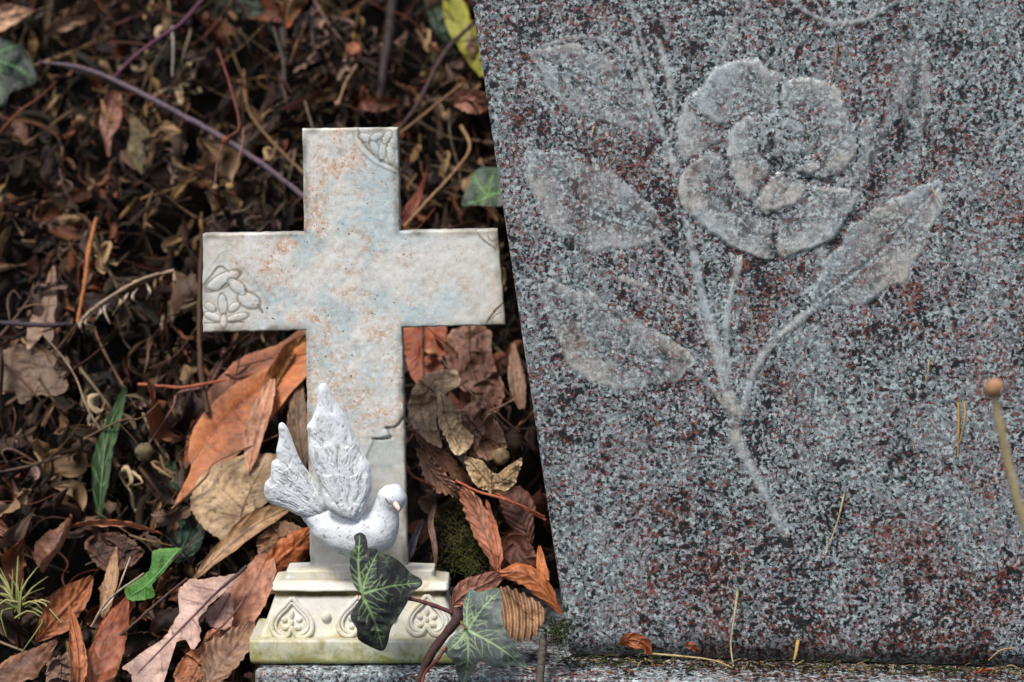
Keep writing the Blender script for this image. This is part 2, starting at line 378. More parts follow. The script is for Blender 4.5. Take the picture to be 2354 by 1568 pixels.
# ------------------------------------------------------------------ headstone with carved rose
SA, SB, SC = -.0175, .02, math.tan(YAW)
def edge_x(py): return 472 + (py) * (570 - 472) / 655.0
def bot_y(px): return 656 + (px - 570) * 0.027
def headstone():
    s = np.concatenate([np.arange(0, 6, .7), np.arange(6, 640, 1.35), [700, 800, 950, 1150, 1400, 1700]])
    r = np.concatenate([[-900, -700, -500, -350, -230, -150, -90], np.arange(-40, 652, 1.35), np.arange(652, 656.1, .7)])
    SS, R = np.meshgrid(s, r, indexing='ij')
    px = edge_x(R) + SS
    py = R + (px - 570) * 0.027 * np.clip(R / 656, 0, 1)
    X, Y = px / Q, py / Q                       # survey coordinates
    H = np.zeros(X.shape); F = np.zeros(X.shape)
    wob = vnoise(np.stack([X / 40, Y / 40], -1), 5) * 5
    def stroke(pts, w, h, f, taper=True):
        nonlocal H, F
        pts = catmull(pts, max(8, len(pts) * 5)); d, t = segdist(X, Y, pts)
        ww = w * 1.1 * (1 - .45 * t if taper else 1)
        p = sm(1.1, .2, (d + wob * .5) / ww) * (.98 + .3 * vnoise(np.stack([X / 12, Y / 12], -1), 57))
        H = H + h * p; F = np.maximum(F, f * .95 * p)
    def gleaf(a, mid, b, w, h=1.0, f=.75):
        nonlocal H, F
        pts = catmull([a, mid, b], 16); d, t = segdist(X, Y, pts)
        ww = w * np.sin(np.pi * np.clip(t * .94 + .03, 0, 1)) ** .65
        q = (d + wob * 2.2) / np.maximum(ww, 1)
        ins = sm(1.08, .92, q)
        prof = .35 + .65 * q ** 2                # raised rims, sunk middle
        H = H * (1 - ins) + h * .6 * ins * prof - h * .12 * sm(.5, 0, np.abs(q - 1.16))
        F = np.maximum(F * (1 - ins), f * 1.15 * ins * (.25 + .75 * q ** 1.5) * (.75 + .5 * vnoise(np.stack([X / 60, Y / 60], -1), 17)))
        vein = sm(5, 1.5, d) * ins; H = H - .5 * h * vein; F = F * (1 - .3 * vein)
    def petal(poly, h, rise, f, base=(0, 0), soft=8):
        nonlocal H, F
        poly = [tuple(p) for p in closed(poly, 48)]
        sd = polysd(X, Y, poly) + wob * 1.1 + 3.5 * vnoise(np.stack([X / 15, Y / 15], -1), 58)
        ins = sm(-2, soft, sd)
        cx, cy = base
        rr = np.hypot(X - cx, Y - cy); rr = rr / max(np.max(rr[sd > 0]) if (sd > 0).any() else 1, 1)
        prof = h * .75 + rise * .8 * rr * sm(60, 0, np.abs(sd - 14)) + .16 * vnoise(np.stack([np.arctan2(Y - cy, X - cx) * 14, rr * 3], -1), 54)
        H = H * (1 - ins) + prof * ins - .45 * sm(16, 0, np.abs(sd + 9)) * (1 - ins)
        aa = np.arctan2(Y - cy, X - cx); ff = f * (.10 + 1.1 * rr ** 1.5 * sm(90, 3, sd) * (.8 + .5 * vnoise(np.stack([aa * 9, rr * 2.5], -1), 53)))
        F = F * (1 - ins) * (1 - .95 * sm(13, 2, np.abs(sd + 7)) * (sd < 0)) + ff * ins
    # background hints of carving
    stroke([(1820, -4), (1860, 30), (1920, 52), (1990, 45), (2062, 2)], 7, .5, .75, False)
    stroke([(1735, -10), (1690, 60), (1655, 125)], 9, .6, .5)
    stroke([(1440, -20), (1465, 60), (1500, 170)], 9, .6, .55)
    # stems
    stroke([(1455, 90), (1490, 220), (1545, 370), (1580, 520), (1610, 680), (1655, 860), (1685, 970)], 8, .9, .85, False)
    stroke([(1515, 95), (1545, 210), (1556, 290)], 9, .9, .8, False)
    stroke([(1545, 300), (1562, 430), (1590, 560), (1618, 680), (1660, 830), (1690, 960)], 9, 1.1, .9, False)
    stroke([(1700, 600), (1672, 720), (1672, 830), (1688, 950)], 9, 1.0, .85, False)
    stroke([(1885, 700), (1790, 775), (1735, 850), (1705, 950)], 10, 1.0, .8, False)
    stroke([(1688, 940), (1690, 1000), (1725, 1070), (1765, 1150), (1803, 1230)], 19, 1.4, .8)
    stroke([(1490, 530), (1550, 600), (1590, 680), (1625, 780)], 7, .8, .75)
    stroke([(1430, 640), (1500, 665), (1560, 700)], 6, .6, .7, False)
    stroke([(1580, 840), (1630, 885), (1675, 945)], 8, .8, .8, False)
    stroke([(1250, 105), (1340, 85), (1420, 110), (1470, 200)], 7, .6, .6, False)
    stroke([(2112, 130), (2085, 260), (2030, 400), (1950, 530)], 22, -.5, -.0, False)
    # leaves
    gleaf((1236, 130), (1350, 190), (1480, 290), 72, 1.1, .7)
    gleaf((1232, 360), (1350, 475), (1520, 530), 88, 1.2, .75)
    gleaf((1262, 665), (1400, 800), (1590, 835), 84, 1.2, .7)
    gleaf((1885, 685), (2010, 590), (2155, 430), 78, 1.5, 1.0)
    # rose
    rc = (1805, 330)
    petal([(1960, 300), (2010, 270), (2000, 360), (1960, 450), (1900, 520), (1900, 430)], .6, .6, .6, rc)
    petal([(1560, 280), (1590, 215), (1640, 195), (1700, 240), (1690, 350), (1620, 380), (1565, 370)], 1.0, 1.0, .85, rc)
    petal([(1600, 240), (1640, 165), (1715, 135), (1790, 165), (1835, 215), (1810, 290), (1700, 300)], 1.3, 1.2, .9, rc)
    petal([(1800, 200), (1860, 175), (1925, 205), (1960, 290), (1962, 360), (1920, 410), (1840, 400), (1800, 300)], 1.6, 1.4, 1.0, rc)
    petal([(1740, 470), (1850, 430), (1960, 440), (1955, 500), (1890, 560), (1800, 592), (1752, 550)], 1.3, 1.2, .95, rc)
    petal([(1558, 420), (1590, 370), (1660, 355), (1740, 420), (1768, 500), (1770, 590), (1700, 582), (1620, 530), (1565, 470)], 1.6, 1.3, 1.0, rc)
    petal([(1670, 320), (1700, 275), (1760, 270), (1780, 350), (1760, 430), (1730, 462), (1690, 420)], 2.2, 1.6, 1.2, rc)
    petal([(1735, 470), (1775, 410), (1830, 395), (1855, 430), (1820, 475), (1770, 490)], 2.6, 1.2, 1.2, (1800, 350))
    petal([(1800, 372), (1850, 358), (1880, 380), (1860, 404), (1815, 398)], 2.9, .8, 1.2, (1800, 320))
    petal([(1745, 300), (1790, 255), (1850, 270), (1870, 330), (1830, 375), (1770, 365)], 2.2, .9, .7, rc)
    petal([(1772, 300), (1800, 270), (1842, 280), (1850, 318), (1820, 330), (1785, 326)], 2.6, .7, .9, (1808, 345), 9)
    petal([(1782, 345), (1776, 316), (1796, 300), (1808, 322), (1806, 352), (1792, 360)], 2.9, .6, .9, (1825, 325), 8)
    petal([(1806, 356), (1812, 332), (1838, 318), (1846, 338), (1832, 360), (1816, 366)], 3.0, .6, .9, (1800, 325), 8)
    d = np.hypot(X - 1808, (Y - 322)); th = np.arctan2(Y - 322, X - 1808)
    sp = np.sin(d / 5.2 + th) * sm(24, 14, d); H = H + sp * .25; F = F * np.where(d < 22, np.clip(.75 + .35 * sp, 0, 1.2), 1)
    # loose tool marks
    H = H + .10 * vnoise(np.stack([X / 16, Y / 16], -1), 8) * (F > .1)
    F = np.clip(F, 0, 1.2) * (.80 + .45 * vnoise(np.stack([X / 14, Y / 14], -1), 9))
    F = np.clip(F, 0, 1)
    Pw = Wv(px, py, SA, SB, SC)
    Pw[..., 1] -= H * .00048
    e = np.minimum(SS, 5) ; rb = 4.0 * .0005     # rounded edges
    rd = np.clip((5 - e) / 5, 0, 1); Pw[..., 1] += rb * (1 - np.sqrt(np.clip(1 - rd ** 2, 0, 1)))
    eb = np.clip((R - 630) / 26, 0, 1); Pw[..., 1] += .003 * eb ** 3
    bd, bt_ = segdist(X, Y, catmull([(2112, 130), (2090, 250), (2040, 380), (1980, 480), (1900, 590)], 20)); bw = 24 * np.sin(np.pi * np.clip(bt_ * .9 + .08, 0, 1)) + 3 + wob
    F = np.maximum(F, .5 * sm(16, 2, np.abs(bd - bw - 12)) * (X < 2140) * (.6 + .5 * vnoise(np.stack([X / 20, Y / 20], -1), 51)))
    dark_amt = sm(626, 648, R + vnoise(np.stack([X / 90, Y / 30], -1), 4) * 8)  # granite colour darkens towards the headstone foot, with an uneven upper limit
    dark_amt = np.maximum(dark_amt, .75 * sm(1.15, .2, bd / np.maximum(bw, 2)) * sm(-.5, .3, vnoise(np.stack([X / 26, Y / 26], -1), 52)))  # patchy darker band along the carved groove right of the rose
    n, m = X.shape; V = Pw.reshape(-1, 3); Fq = gridF(n, m)
    loop = [i * m for i in range(n)] + [(n - 1) * m + j for j in range(1, m)] + [i * m + m - 1 for i in range(n - 2, -1, -1)] + [j for j in range(m - 2, 0, -1)]
    nrm = np.array([SC * -1, 1.0, 0]); nrm /= np.linalg.norm(nrm)
    bk = V[loop] + nrm * .085
    mid = V[loop] + nrm * .004
    k = len(V); L = len(loop)
    Fl = Fq[:, ::-1].tolist()
    for i in range(L):
        j = (i + 1) % L
        Fl.append([loop[i], loop[j], k + j, k + i][::-1]); Fl.append([k + i, k + j, k + L + j, k + L + i][::-1])
    Fl.append([k + L + i for i in range(L)])
    V = np.vstack([V, mid, bk])
    z = np.zeros(2 * L)
    me = mesh("headstone", V, Fl, None, {"frost": np.concatenate([F.ravel(), z]), "darken": np.concatenate([dark_amt.ravel(), z + .3])})
    o = link("headstone", me, GRAN)
    tag(o, "upright grey and red speckled granite headstone carved with a long stemmed rose", "headstone")
    return o
STONE = headstone()

# ------------------------------------------------------------------ memorial cross
CR = thing("memorial_cross", "cream white resin cross with a white dove, standing beside the headstone", "cross", loc=(0, 0, 0))
CA, CB = 0.0, .03
def cross_part():
    xl = lambda py: 302 + (py - 128) * 8 / 437.; xr = lambda py: 398 + (py - 128) * 9.5 / 437.
    xL = lambda py: 202.5 + 0 * py; xR = lambda py: 498 + (py - 231) * 7.5 / 94.
    yt = lambda px: 128.6 - (px - 302) * .012; ya = lambda px: 234 - (px - 203) * .0155
    yb = lambda px: 333 - (px - 203) * .0262; yB = lambda px: 567.5 + 0 * px
    step = 1.0
    def seq(a, b):
        n = int(abs(b - a) / step); return n
    ns = [seq(203, 302), seq(302, 400), seq(400, 502)]; nt_ = [seq(128, 232), seq(232, 330), seq(330, 566)]
    s = np.concatenate([np.linspace(i, i + 1, ns[i], endpoint=False) for i in range(3)] + [[3]])
    t = np.concatenate([np.linspace(i, i + 1, nt_[i], endpoint=False) for i in range(3)] + [[3]])
    Sg, Tg = np.meshgrid(s, t, indexing='ij')
    px = 203 + Sg * 100; py = 128 + Tg * 140
    def lerp3(fs, g, v):
        a = [f(v) for f in fs]; i = np.clip(g.astype(int), 0, 2); fr = g - i
        A = np.choose(i, a[:3]); B = np.choose(i, a[1:]); return A + (B - A) * fr
    for _ in range(5):
        px, py = lerp3([xL, xl, xr, xR], Sg, py), lerp3([yt, ya, yb, yB], Tg, px)
    def X_(a, b):
        x, y = 300., 300.
        for _ in range(6): x = a(y); y = b(x)
        return (x, y)
    outl = [X_(xl, yt), X_(xr, yt), X_(xr, ya), X_(xR, ya), X_(xR, yb), X_(xr, yb), (xr(566), 590), (xl(566), 590), X_(xl, yb), X_(xL, yb), X_(xL, ya), X_(xl, ya)]
    sd = np.maximum(polysd(px, py, outl), 0)
    X, Y = px / Q, py / Q; H = np.zeros(X.shape); Dt = np.zeros(X.shape); A = np.zeros(X.shape)
    def groove(pts, w=3.0, h=-.55, dirt=.8):
        nonlocal H, Dt
        w *= 1.3; dirt *= 1.15
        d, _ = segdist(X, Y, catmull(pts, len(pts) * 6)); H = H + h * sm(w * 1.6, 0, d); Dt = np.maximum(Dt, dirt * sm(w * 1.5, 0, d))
    def bumpe(cx, cy, rx, ry, ang, h=1.1, o=0):
        nonlocal H, Dt, A
        c, s_ = math.cos(math.radians(ang)), math.sin(math.radians(ang))
        u = ((X - cx) * c + (Y - cy) * s_) / rx; v = (-(X - cx) * s_ + (Y - cy) * c) / ry; q = np.sqrt(u * u + v * v)
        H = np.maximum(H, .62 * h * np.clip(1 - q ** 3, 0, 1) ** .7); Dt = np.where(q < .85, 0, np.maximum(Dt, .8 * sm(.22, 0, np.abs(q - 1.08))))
        A = np.maximum(A, o * sm(1, .6, q))
    # upper right corner panel
    pan = sm(0, 6, polysd(X, Y, [tuple(p) for p in catmull([(822, 296), (836, 330), (868, 362), (912, 385)], 12)] + [(925, 385), (925, 290)]))
    H -= .8 * pan; Dt = np.maximum(Dt, .25 * pan)
    groove([(808, 296), (822, 335), (860, 372), (912, 396)], 2.2, .4, .25)
    groove([(822, 296), (836, 330), (868, 362), (912, 385)], 2.6)
    for a in ((845, 318, 22, 10, 20), (862, 340, 20, 9, 60), (880, 345, 24, 9, 100), (898, 352, 24, 9, 80), (890, 315, 16, 9, 120), (905, 330, 14, 7, 60), (866, 314, 16, 8, -20)): bumpe(*a, h=.7)
    # left arm corner panel with leaf and fleur
    pan = sm(0, 6, polysd(X, Y, [(466, 648), (505, 618), (545, 650), (585, 690), (604, 722), (600, 760), (466, 760)]))
    H -= .5 * pan
    groove([(468, 655), (486, 632), (508, 612), (545, 645), (578, 680), (604, 718)], 2.4)
    groove([(480, 620), (505, 585), (515, 580)], 1.6, -.3, .3)
    groove([(540, 600), (580, 640), (612, 690)], 1.6, -.3, .3)
    bumpe(512, 645, 42, 15, -28, .9); bumpe(572, 690, 26, 17, 25, 1.0, 1); bumpe(545, 658, 24, 13, 40, .8)
    groove([(476, 664), (500, 668), (520, 652)], 2, -.4)
    for a in ((484, 706, 14, 9, 40), (512, 700, 24, 10, 85), (538, 706, 15, 9, -40), (490, 728, 22, 9, 20), (545, 730, 26, 9, -15), (514, 738, 16, 8, 90)): bumpe(*a, h=.9)
    groove([(470, 742), (505, 742)], 1.5, -.35); groove([(525, 740), (560, 740)], 1.5, -.35)
    A = np.maximum(A, .8 * sm(34, 8, np.hypot((X - 610) * .8, Y - 738)))
    # right arm corners
    groove([(1092, 528), (1112, 552), (1140, 572)], 2.2); bumpe(1135, 540, 12, 14, 0, .6)
    groove([(1166, 690), (1140, 712), (1118, 742)], 2.8, -.9, .95)
    bumpe(1150, 735, 20, 14, -30, .35)
    # broken layer low on the shaft
    lay = sm(-4, 4, polysd(X, Y, [(860, 1010), (900, 1000), (882, 985), (905, 985), (925, 960), (945, 950), (945, 1300), (700, 1300), (700, 1180), (820, 1100)]))
    H -= .9 * lay; groove([(856, 1008), (876, 1010), (898, 1008)], 2.6, -.5, .95)
    groove([(898, 1006), (892, 990), (888, 982)], 2.2); groove([(888, 984), (912, 980), (928, 962)], 2.4, -.5, .8)
    # rims that collect dirt, shallow frame line by the right edge
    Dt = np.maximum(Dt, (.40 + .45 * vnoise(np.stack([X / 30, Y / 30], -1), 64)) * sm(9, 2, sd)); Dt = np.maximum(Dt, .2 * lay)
    groove([(908, 400), (912, 520)], 1.5, -.25, .3); groove([(926, 760), (929, 960)], 1.5, -.25, .3)
    H += .14 * vnoise(np.stack([X / 34, Y / 34], -1), 12) + .12 * vnoise(np.stack([X / 11, Y / 11], -1), 13)
    wash = np.clip(.3 + 1.1 * sm(330, 90, np.hypot(X - 810, (Y - 640) * .7)) + .6 * sm(120, 20, np.hypot(X - 820, Y - 920) * .6) + A, 0, 1)
    ejx = sm(7, 0, sd) * vnoise(np.stack([px / 7, py / 7], -1), 61) * .4; px = px + ejx; py = py + sm(7, 0, sd) * vnoise(np.stack([px / 6, py / 6], -1), 62) * .35
    Pw = Wv(px, py, CA, CB); Pw[..., 1] -= H * .0008
    r = 2.0 + .9 * vnoise(np.stack([px / 9, py / 9], -1), 63); q = np.clip((r - sd) / r, 0, 1); Pw[..., 1] += r * .0005 * (1 - np.sqrt(np.clip(1 - q * q, 0, 1)))
    n, m = X.shape; F = gridF(n, m); ci = F[:, 0]; si = Sg.ravel()[ci] + 1e-6; ti = Tg.ravel()[ci] + 1e-6
    keep = ((si >= 1) & (si < 2)) | ((ti >= 1) & (ti < 2)); F = F[keep]
    used = np.unique(F); mp = -np.ones(n * m, int); mp[used] = np.arange(len(used)); F = mp[F]
    V = Pw.reshape(-1, 3)[used]; nV = len(V)
    B = V.copy(); base = Wv(px, py, CA, CB).reshape(-1, 3)[used]; B[:, 1] = base[:, 1] + .010
    E = np.concatenate([F[:, [0, 1]], F[:, [1, 2]], F[:, [2, 3]], F[:, [3, 0]]]); key = np.sort(E, 1)
    _, inv, cnt = np.unique(key[:, 0] * nV + key[:, 1], return_inverse=True, return_counts=True)
    be = E[cnt[inv] == 1]
    side = np.stack([be[:, 0], be[:, 1], be[:, 1] + nV, be[:, 0] + nV], -1)
    Fall = np.vstack([F[:, ::-1], F + nV, side])
    at = lambda a: np.concatenate([a.ravel()[used], a.ravel()[used] * 0 + .1])
    Or = A
    me = mesh("cross", np.vstack([V, B]), Fall, None, {"dirt": at(Dt), "wash": at(wash)})
    return link("cross", me, RESIN, CR)
cross_part()

def base_part():
    # rings: (py at front, xl, xr, y_front, y_back)
    def ring(py, xl, xr, yf, yb):
        a = W(xl, py, yf); b = W(xr, py, yf); z = (a[2] + b[2]) / 2
        return a[0], b[0], yf, yb, z
    R = []
    prof = [(570.2, 287, 433, -.0075, .007), (571.2, 286, 434, -.0085, .008), (577.5, 286, 434, -.0088, .008),
            (579, 283, 437, -.0088, .008), (582.5, 273.5, 447, -.013, .008), (584.2, 272, 448, -.0145, .008), (588, 272, 448, -.0155, .008),
            (590, 271, 449, -.017, .008), (592, 272.5, 447.5, -.0165, .008), (592.8, 275, 445, -.0148, .008), (595, 275, 445, -.0148, .008),
            (612, 269, 450, -.0175, .008), (628, 263, 455, -.0205, .008), (637, 259, 458, -.0225, .008), (638.0, 257, 459, -.0235, .008),
            (639.5, 250, 465, -.0285, .008), (641.5, 248.3, 467, -.0298, .008), (650, 248, 467.5, -.0302, .008), (661, 248.5, 467, -.0302, .008), (663.3, 249.5, 466, -.0296, .008)]
    prof2 = []
    for a, b in zip(prof[:-1], prof[1:]):
        k = 4 if b[0] - a[0] > 6 else 1
        for i in range(k): prof2.append(tuple(a[j] + (b[j] - a[j]) * i / k for j in range(5)))
    prof2.append(prof[-1])
    V = []; ns = 60; nd = 8
    for p in prof2:
        x0, x1, yf, yb, z = ring(*p); r = .0012
        pts = [(x0 + (x1 - x0) * i / ns, yf) for i in range(ns + 1)] + [(x1, yf + (yb - yf) * i / nd) for i in range(1, nd + 1)] + \
              [(x1 + (x0 - x1) * i / ns, yb) for i in range(1, ns + 1)] + [(x0, yb + (yf - yb) * i / nd) for i in range(1, nd)]
        q = np.array(pts); q[0] += (r * .6, r * .6); q[ns] += (-r * .6, r * .6)
        V.append(np.column_stack([q, np.full(len(q), max(z, .0002))]))
    V = np.array(V); n, m = V.shape[:2]
    nz = vnoise(V.reshape(-1, 3) * 160, 21).reshape(n, m); V[..., 1] += nz * .0004; V[..., 2] += vnoise(V.reshape(-1, 3) * 110, 22).reshape(n, m) * .0003
    V[-1, :, 2] = .0002
    F = gridF(n, m, True)[:, ::-1].tolist(); F.append(list(range(m))[::-1]); F.append([(n - 1) * m + i for i in range(m)])
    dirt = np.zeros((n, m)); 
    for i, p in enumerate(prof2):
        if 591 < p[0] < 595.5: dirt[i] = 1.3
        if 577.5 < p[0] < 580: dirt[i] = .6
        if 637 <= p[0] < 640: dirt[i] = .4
    me = mesh("base", V.reshape(-1, 3), F, None, {"dirt": dirt.ravel(), "wash": np.zeros(n * m)})
    b = link("base", me, RESINB, CR, False)
    me.polygons.foreach_set("use_smooth", [True] * (len(me.polygons) - 2) + [False] * 2)
    def fyl(py): return np.interp(py, [595, 612, 628, 637], [-.0148, -.0175, -.0205, -.0225])
    def pt(x, y, o): return W(x, y, fyl(y) - o)
    def heart(cx, cy, sx=1.0):
        parts = []
        k = [(0, -20), (7, -13), (15, -5), (20, 4), (19, 13), (12, 18.5), (5, 17), (1, 11), (-1, 11), (-5, 17), (-12, 18.5), (-19, 13), (-20, 4), (-15, -5), (-7, -13)]
        for sc, rad in ((1.0, 1.25), (.80, .8)):
            c = closed([(x * sc * sx + cx, y * sc + cy + (0 if sc == 1 else .3)) for x, y in k], 90)
            P = np.array([pt(x, y, .0007) for x, y in c]); P = np.vstack([P, P[:1]])
            V_, F_ = tubeVF(P, rad * .00105, 8, False); parts.append((V_, F_, (0, 0, 0)))
        for (dx, dy, rx, ry, a) in ((0, -3.5, 2.4, 5.5, 0), (-7.5, 1, 3.0, 3.6, 45), (7.5, 1, 3.0, 3.6, -45), (-6, 9, 4.2, 3, 20), (6, 9, 4.2, 3, -20), (0, 4, 2.2, 3.4, 0)):
            V_, F_ = ballVF((0, 0, 0), 1, 8, 12); th = math.radians(a); o_ = pt(cx + dx * sx, cy + dy, .0002)
            x = V_[:, 0] * rx * .0005 * sx; z = V_[:, 2] * ry * .0005
            V_ = np.column_stack([o_[0] + x * math.cos(th) - z * math.sin(th), o_[1] + V_[:, 1] * .0012, o_[2] + x * math.sin(th) + z * math.cos(th)])
            parts.append((V_, F_, (0, 0, 0)))
        V_, F_, _ = joinVF(parts); me = mesh("heart_ornament", V_, F_, None, {"dirt": np.full(len(V_), .08), "wash": np.zeros(len(V_))})
        return link("heart_ornament", me, RESINB, b)
    heart(292, 619); heart(358.5, 617.5); heart(427, 616, .97)
    for x in (326, 392.5):
        V_, F_ = ballVF(pt(x, 617, .0006), .0026, 12, 16, (1, .8, 1))
        link("bead", mesh("bead", V_, F_, None, {"dirt": np.zeros(len(V_)), "wash": np.zeros(len(V_))}), RESINB, b)
base_part()

def dv(x, y): return ((900 + x * .4782) / 3.75, (1400 + y * .4782) / 3.75)
def dove_part():
    ux = .4782 / 3.75 * .0005                     # survey unit of the dove drawing in metres
    def P3(x, y, yy): return W(*dv(x, y), yy)
    # body: a chain of ellipses, belly to breast to neck to head
    ctr = [(470, 1075, 25, -.017), (530, 1100, 66, -.017), (620, 1150, 118, -.017), (730, 1210, 165, -.018), (850, 1250, 196, -.019), (960, 1264, 212, -.020),
           (1050, 1240, 196, -.021), (1100, 1180, 164, -.021), (1126, 1110, 132, -.021), (1148, 1050, 116, -.021), (1175, 1000, 118, -.0215), (1197, 965, 118, -.022), (1212, 925, 98, -.022), (1225, 890, 56, -.022), (1230, 864, 12, -.022)]
    C = catmull([c[:2] for c in ctr], 70); Rr = catmull([(c[2], c[3]) for c in ctr], 70)
    P = np.array([P3(C[i, 0], C[i, 1], Rr[i, 1]) for i in range(70)])
    T = unit(np.gradient(P, axis=0)); B = np.array([0, 1., 0]); A = unit(np.cross(T, B))
    th = np.linspace(0, 2 * np.pi, 40, endpoint=False)
    rad = np.maximum(Rr[:, 0], 4) * ux * .965
    V = P[:, None] + rad[:, None, None] * (A[:, None] * np.cos(th)[:, None] + np.array([0, .88, 0]) * np.sin(th)[:, None])
    V = V.reshape(-1, 3); V += (vnoise(V * 250, 31) * .00035 + vnoise(V * 800, 32) * .00012)[:, None]
    parts = [(V, gridF(70, 40, True).tolist() + [list(range(40))[::-1], [69 * 40 + i for i in range(40)]])]
    V_, F_, _ = joinVF(parts)
    me = mesh("dove_body", V_, F_, None, {"dirt": np.clip(.2 + .9 * sm(.35, .65, vnoise(V_ * np.array([300, 300, 900]), 33)), 0, .7), "beak": np.zeros(len(V_))})
    body = link("dove", me, DOVE, CR)
    body['label'] = "white dove ornament with raised wing"
    # beak and brow
    b0 = P3(1215, 1020, -.0345); b1 = P3(1243, 1062, -.0375); b2 = P3(1240, 1085, -.0372)
    V_, F_ = tubeVF(catmull([b0, b1, b2], 10), np.array([2.9, 2.9, 2.7, 2.5, 2.2, 2, 1.7, 1.3, .9, .3]) * .00048, 10)
    link("beak", mesh("beak", V_, F_, None, {"dirt": np.zeros(len(V_)), "beak": np.ones(len(V_))}), DOVE, body)
    for (x, y) in ((1152, 1000),):
        c0 = [P3(x - 14, y - 18, -.0345), P3(x - 2, y - 6, -.0352), P3(x + 6, y + 14, -.0356), P3(x + 22, y + 22, -.0360)]
        V_, F_ = tubeVF(catmull(c0, 12), .0004, 6)
        link("eye", mesh("eye", V_, F_, None, {"dirt": np.full(len(V_), 2.), "beak": np.zeros(len(V_))}), DOVE, body)
    def plate(name, outline, c, yc, tilt, T, root, nf, amp, rows):
        ol = closed(outline, 220); nr = 44
        r = np.linspace(0, 1, nr); XX = c[0] + (ol[:, 0] - c[0])[None] * r[:, None]; YY = c[1] + (ol[:, 1] - c[1])[None] * r[:, None]
        rg = r[:, None] * np.ones(XX.shape)
        rho = np.hypot(XX - root[0], YY - root[1]); ang = np.arctan2(YY - root[1], XX - root[0]); ang = ang + .035 * vnoise(np.stack([XX / 70, YY / 70], -1), 41) + .012 * vnoise(np.stack([XX / 18, YY / 18], -1), 42)
        dist = polysd(XX, YY, [tuple(p) for p in ol[::2]]); dist = np.maximum(dist, 0)
        rr = rho + 26 * np.sin(ang * 7) + 10 * np.sin(ang * 19)
        ph = ang * nf + np.floor(rr / rows) * 1.7 + .35 * vnoise(np.stack([XX / 90, YY / 90], -1), 3)
        gv = 1 - np.abs(np.sin(ph)) ** .45           # narrow grooves
        gw = sm(-.1, .5, vnoise(np.stack([ang * 30, rho / 60], -1), 14)) * sm(.35, .8, np.abs(np.sin(ang * 61 + vnoise(np.stack([XX / 50, YY / 50], -1), 15) * 2)))
        barb = .25 * np.abs(np.sin(ang * nf * 4.3 + rho / 60))
        step = (rr / rows) % 1
        hgt = T * (1 - np.exp(-dist / 26)) * (1 + .25 * np.exp(-rho / 250)) - amp * .75 * (gv + barb) * sm(4, 30, dist) + amp * .45 * step * sm(4, 30, dist) - amp * .35 * gw * sm(2, 14, dist)
        dirt = np.clip(np.clip(gv * 1.1 - .1, 0, 1) * .9 + .3 * sm(.08, 0, step) + .8 * gw * sm(1, 12, dist), 0, 1.1)
        def place(h): 
            yy = yc + tilt[0] * (XX - c[0]) + tilt[1] * (YY - c[1]) - h
            q = np.array([dv(a, b) for a, b in zip(XX.ravel(), YY.ravel())])
            u = (q[:, 0] - 512) * K; v = -(q[:, 1] - 341) * K; cp, sp = math.cos(PITCH), math.sin(PITCH)
            # orthographic-ish: take the middle depth then push along y, so the shape is a true solid
            t = (yc + D) / (cp + v * sp)
            base = np.stack([u * t, np.zeros_like(t), CZ + (v * cp - sp) * t], -1); base[:, 1] = yy.ravel(); return base
        Vf = place(hgt); Vb = place(-T * .6 * (1 - np.exp(-dist / 26)))
        n, m = XX.shape; F1 = gridF(n, m, True); F2 = F1[:, ::-1] + n * m
        V_ = np.vstack([Vf, Vb]); dd = np.concatenate([dirt.ravel(), dirt.ravel() * 0])
        me = mesh(name, V_, np.vstack([F1, F2]), None, {"dirt": dd, "beak": np.zeros(len(V_))})
        return link(name, me, DOVE, body)
    wing = [(1000, 1000), (1035, 880), (1020, 730), (965, 625), (900, 500), (862, 410), (800, 300), (742, 215), (700, 130), (655, 85), (608, 120), (600, 250), (555, 370), (520, 425), (545, 510), (538, 620), (580, 760),
            (630, 890), (670, 1040), (780, 1120), (900, 1150), (970, 1090)]
    plate("wing", wing, (800, 800), -.0265, (0, -.0000042), .0035, (860, 1240), 13, .0009, 235)
    tail = [(700, 1000), (630, 900), (560, 800), (480, 690), (425, 560), (375, 430), (332, 385), (302, 410), (306, 500), (285, 600), (286, 665), (248, 700), (240, 800), (196, 865), (193, 950), (240, 1020), (350, 1062), (460, 1115), (560, 1140), (660, 1100)]
    plate("tail", tail, (430, 860), -.0195, (0, 0), .0030, (760, 1180), 11, .0009, 300)
dove_part()

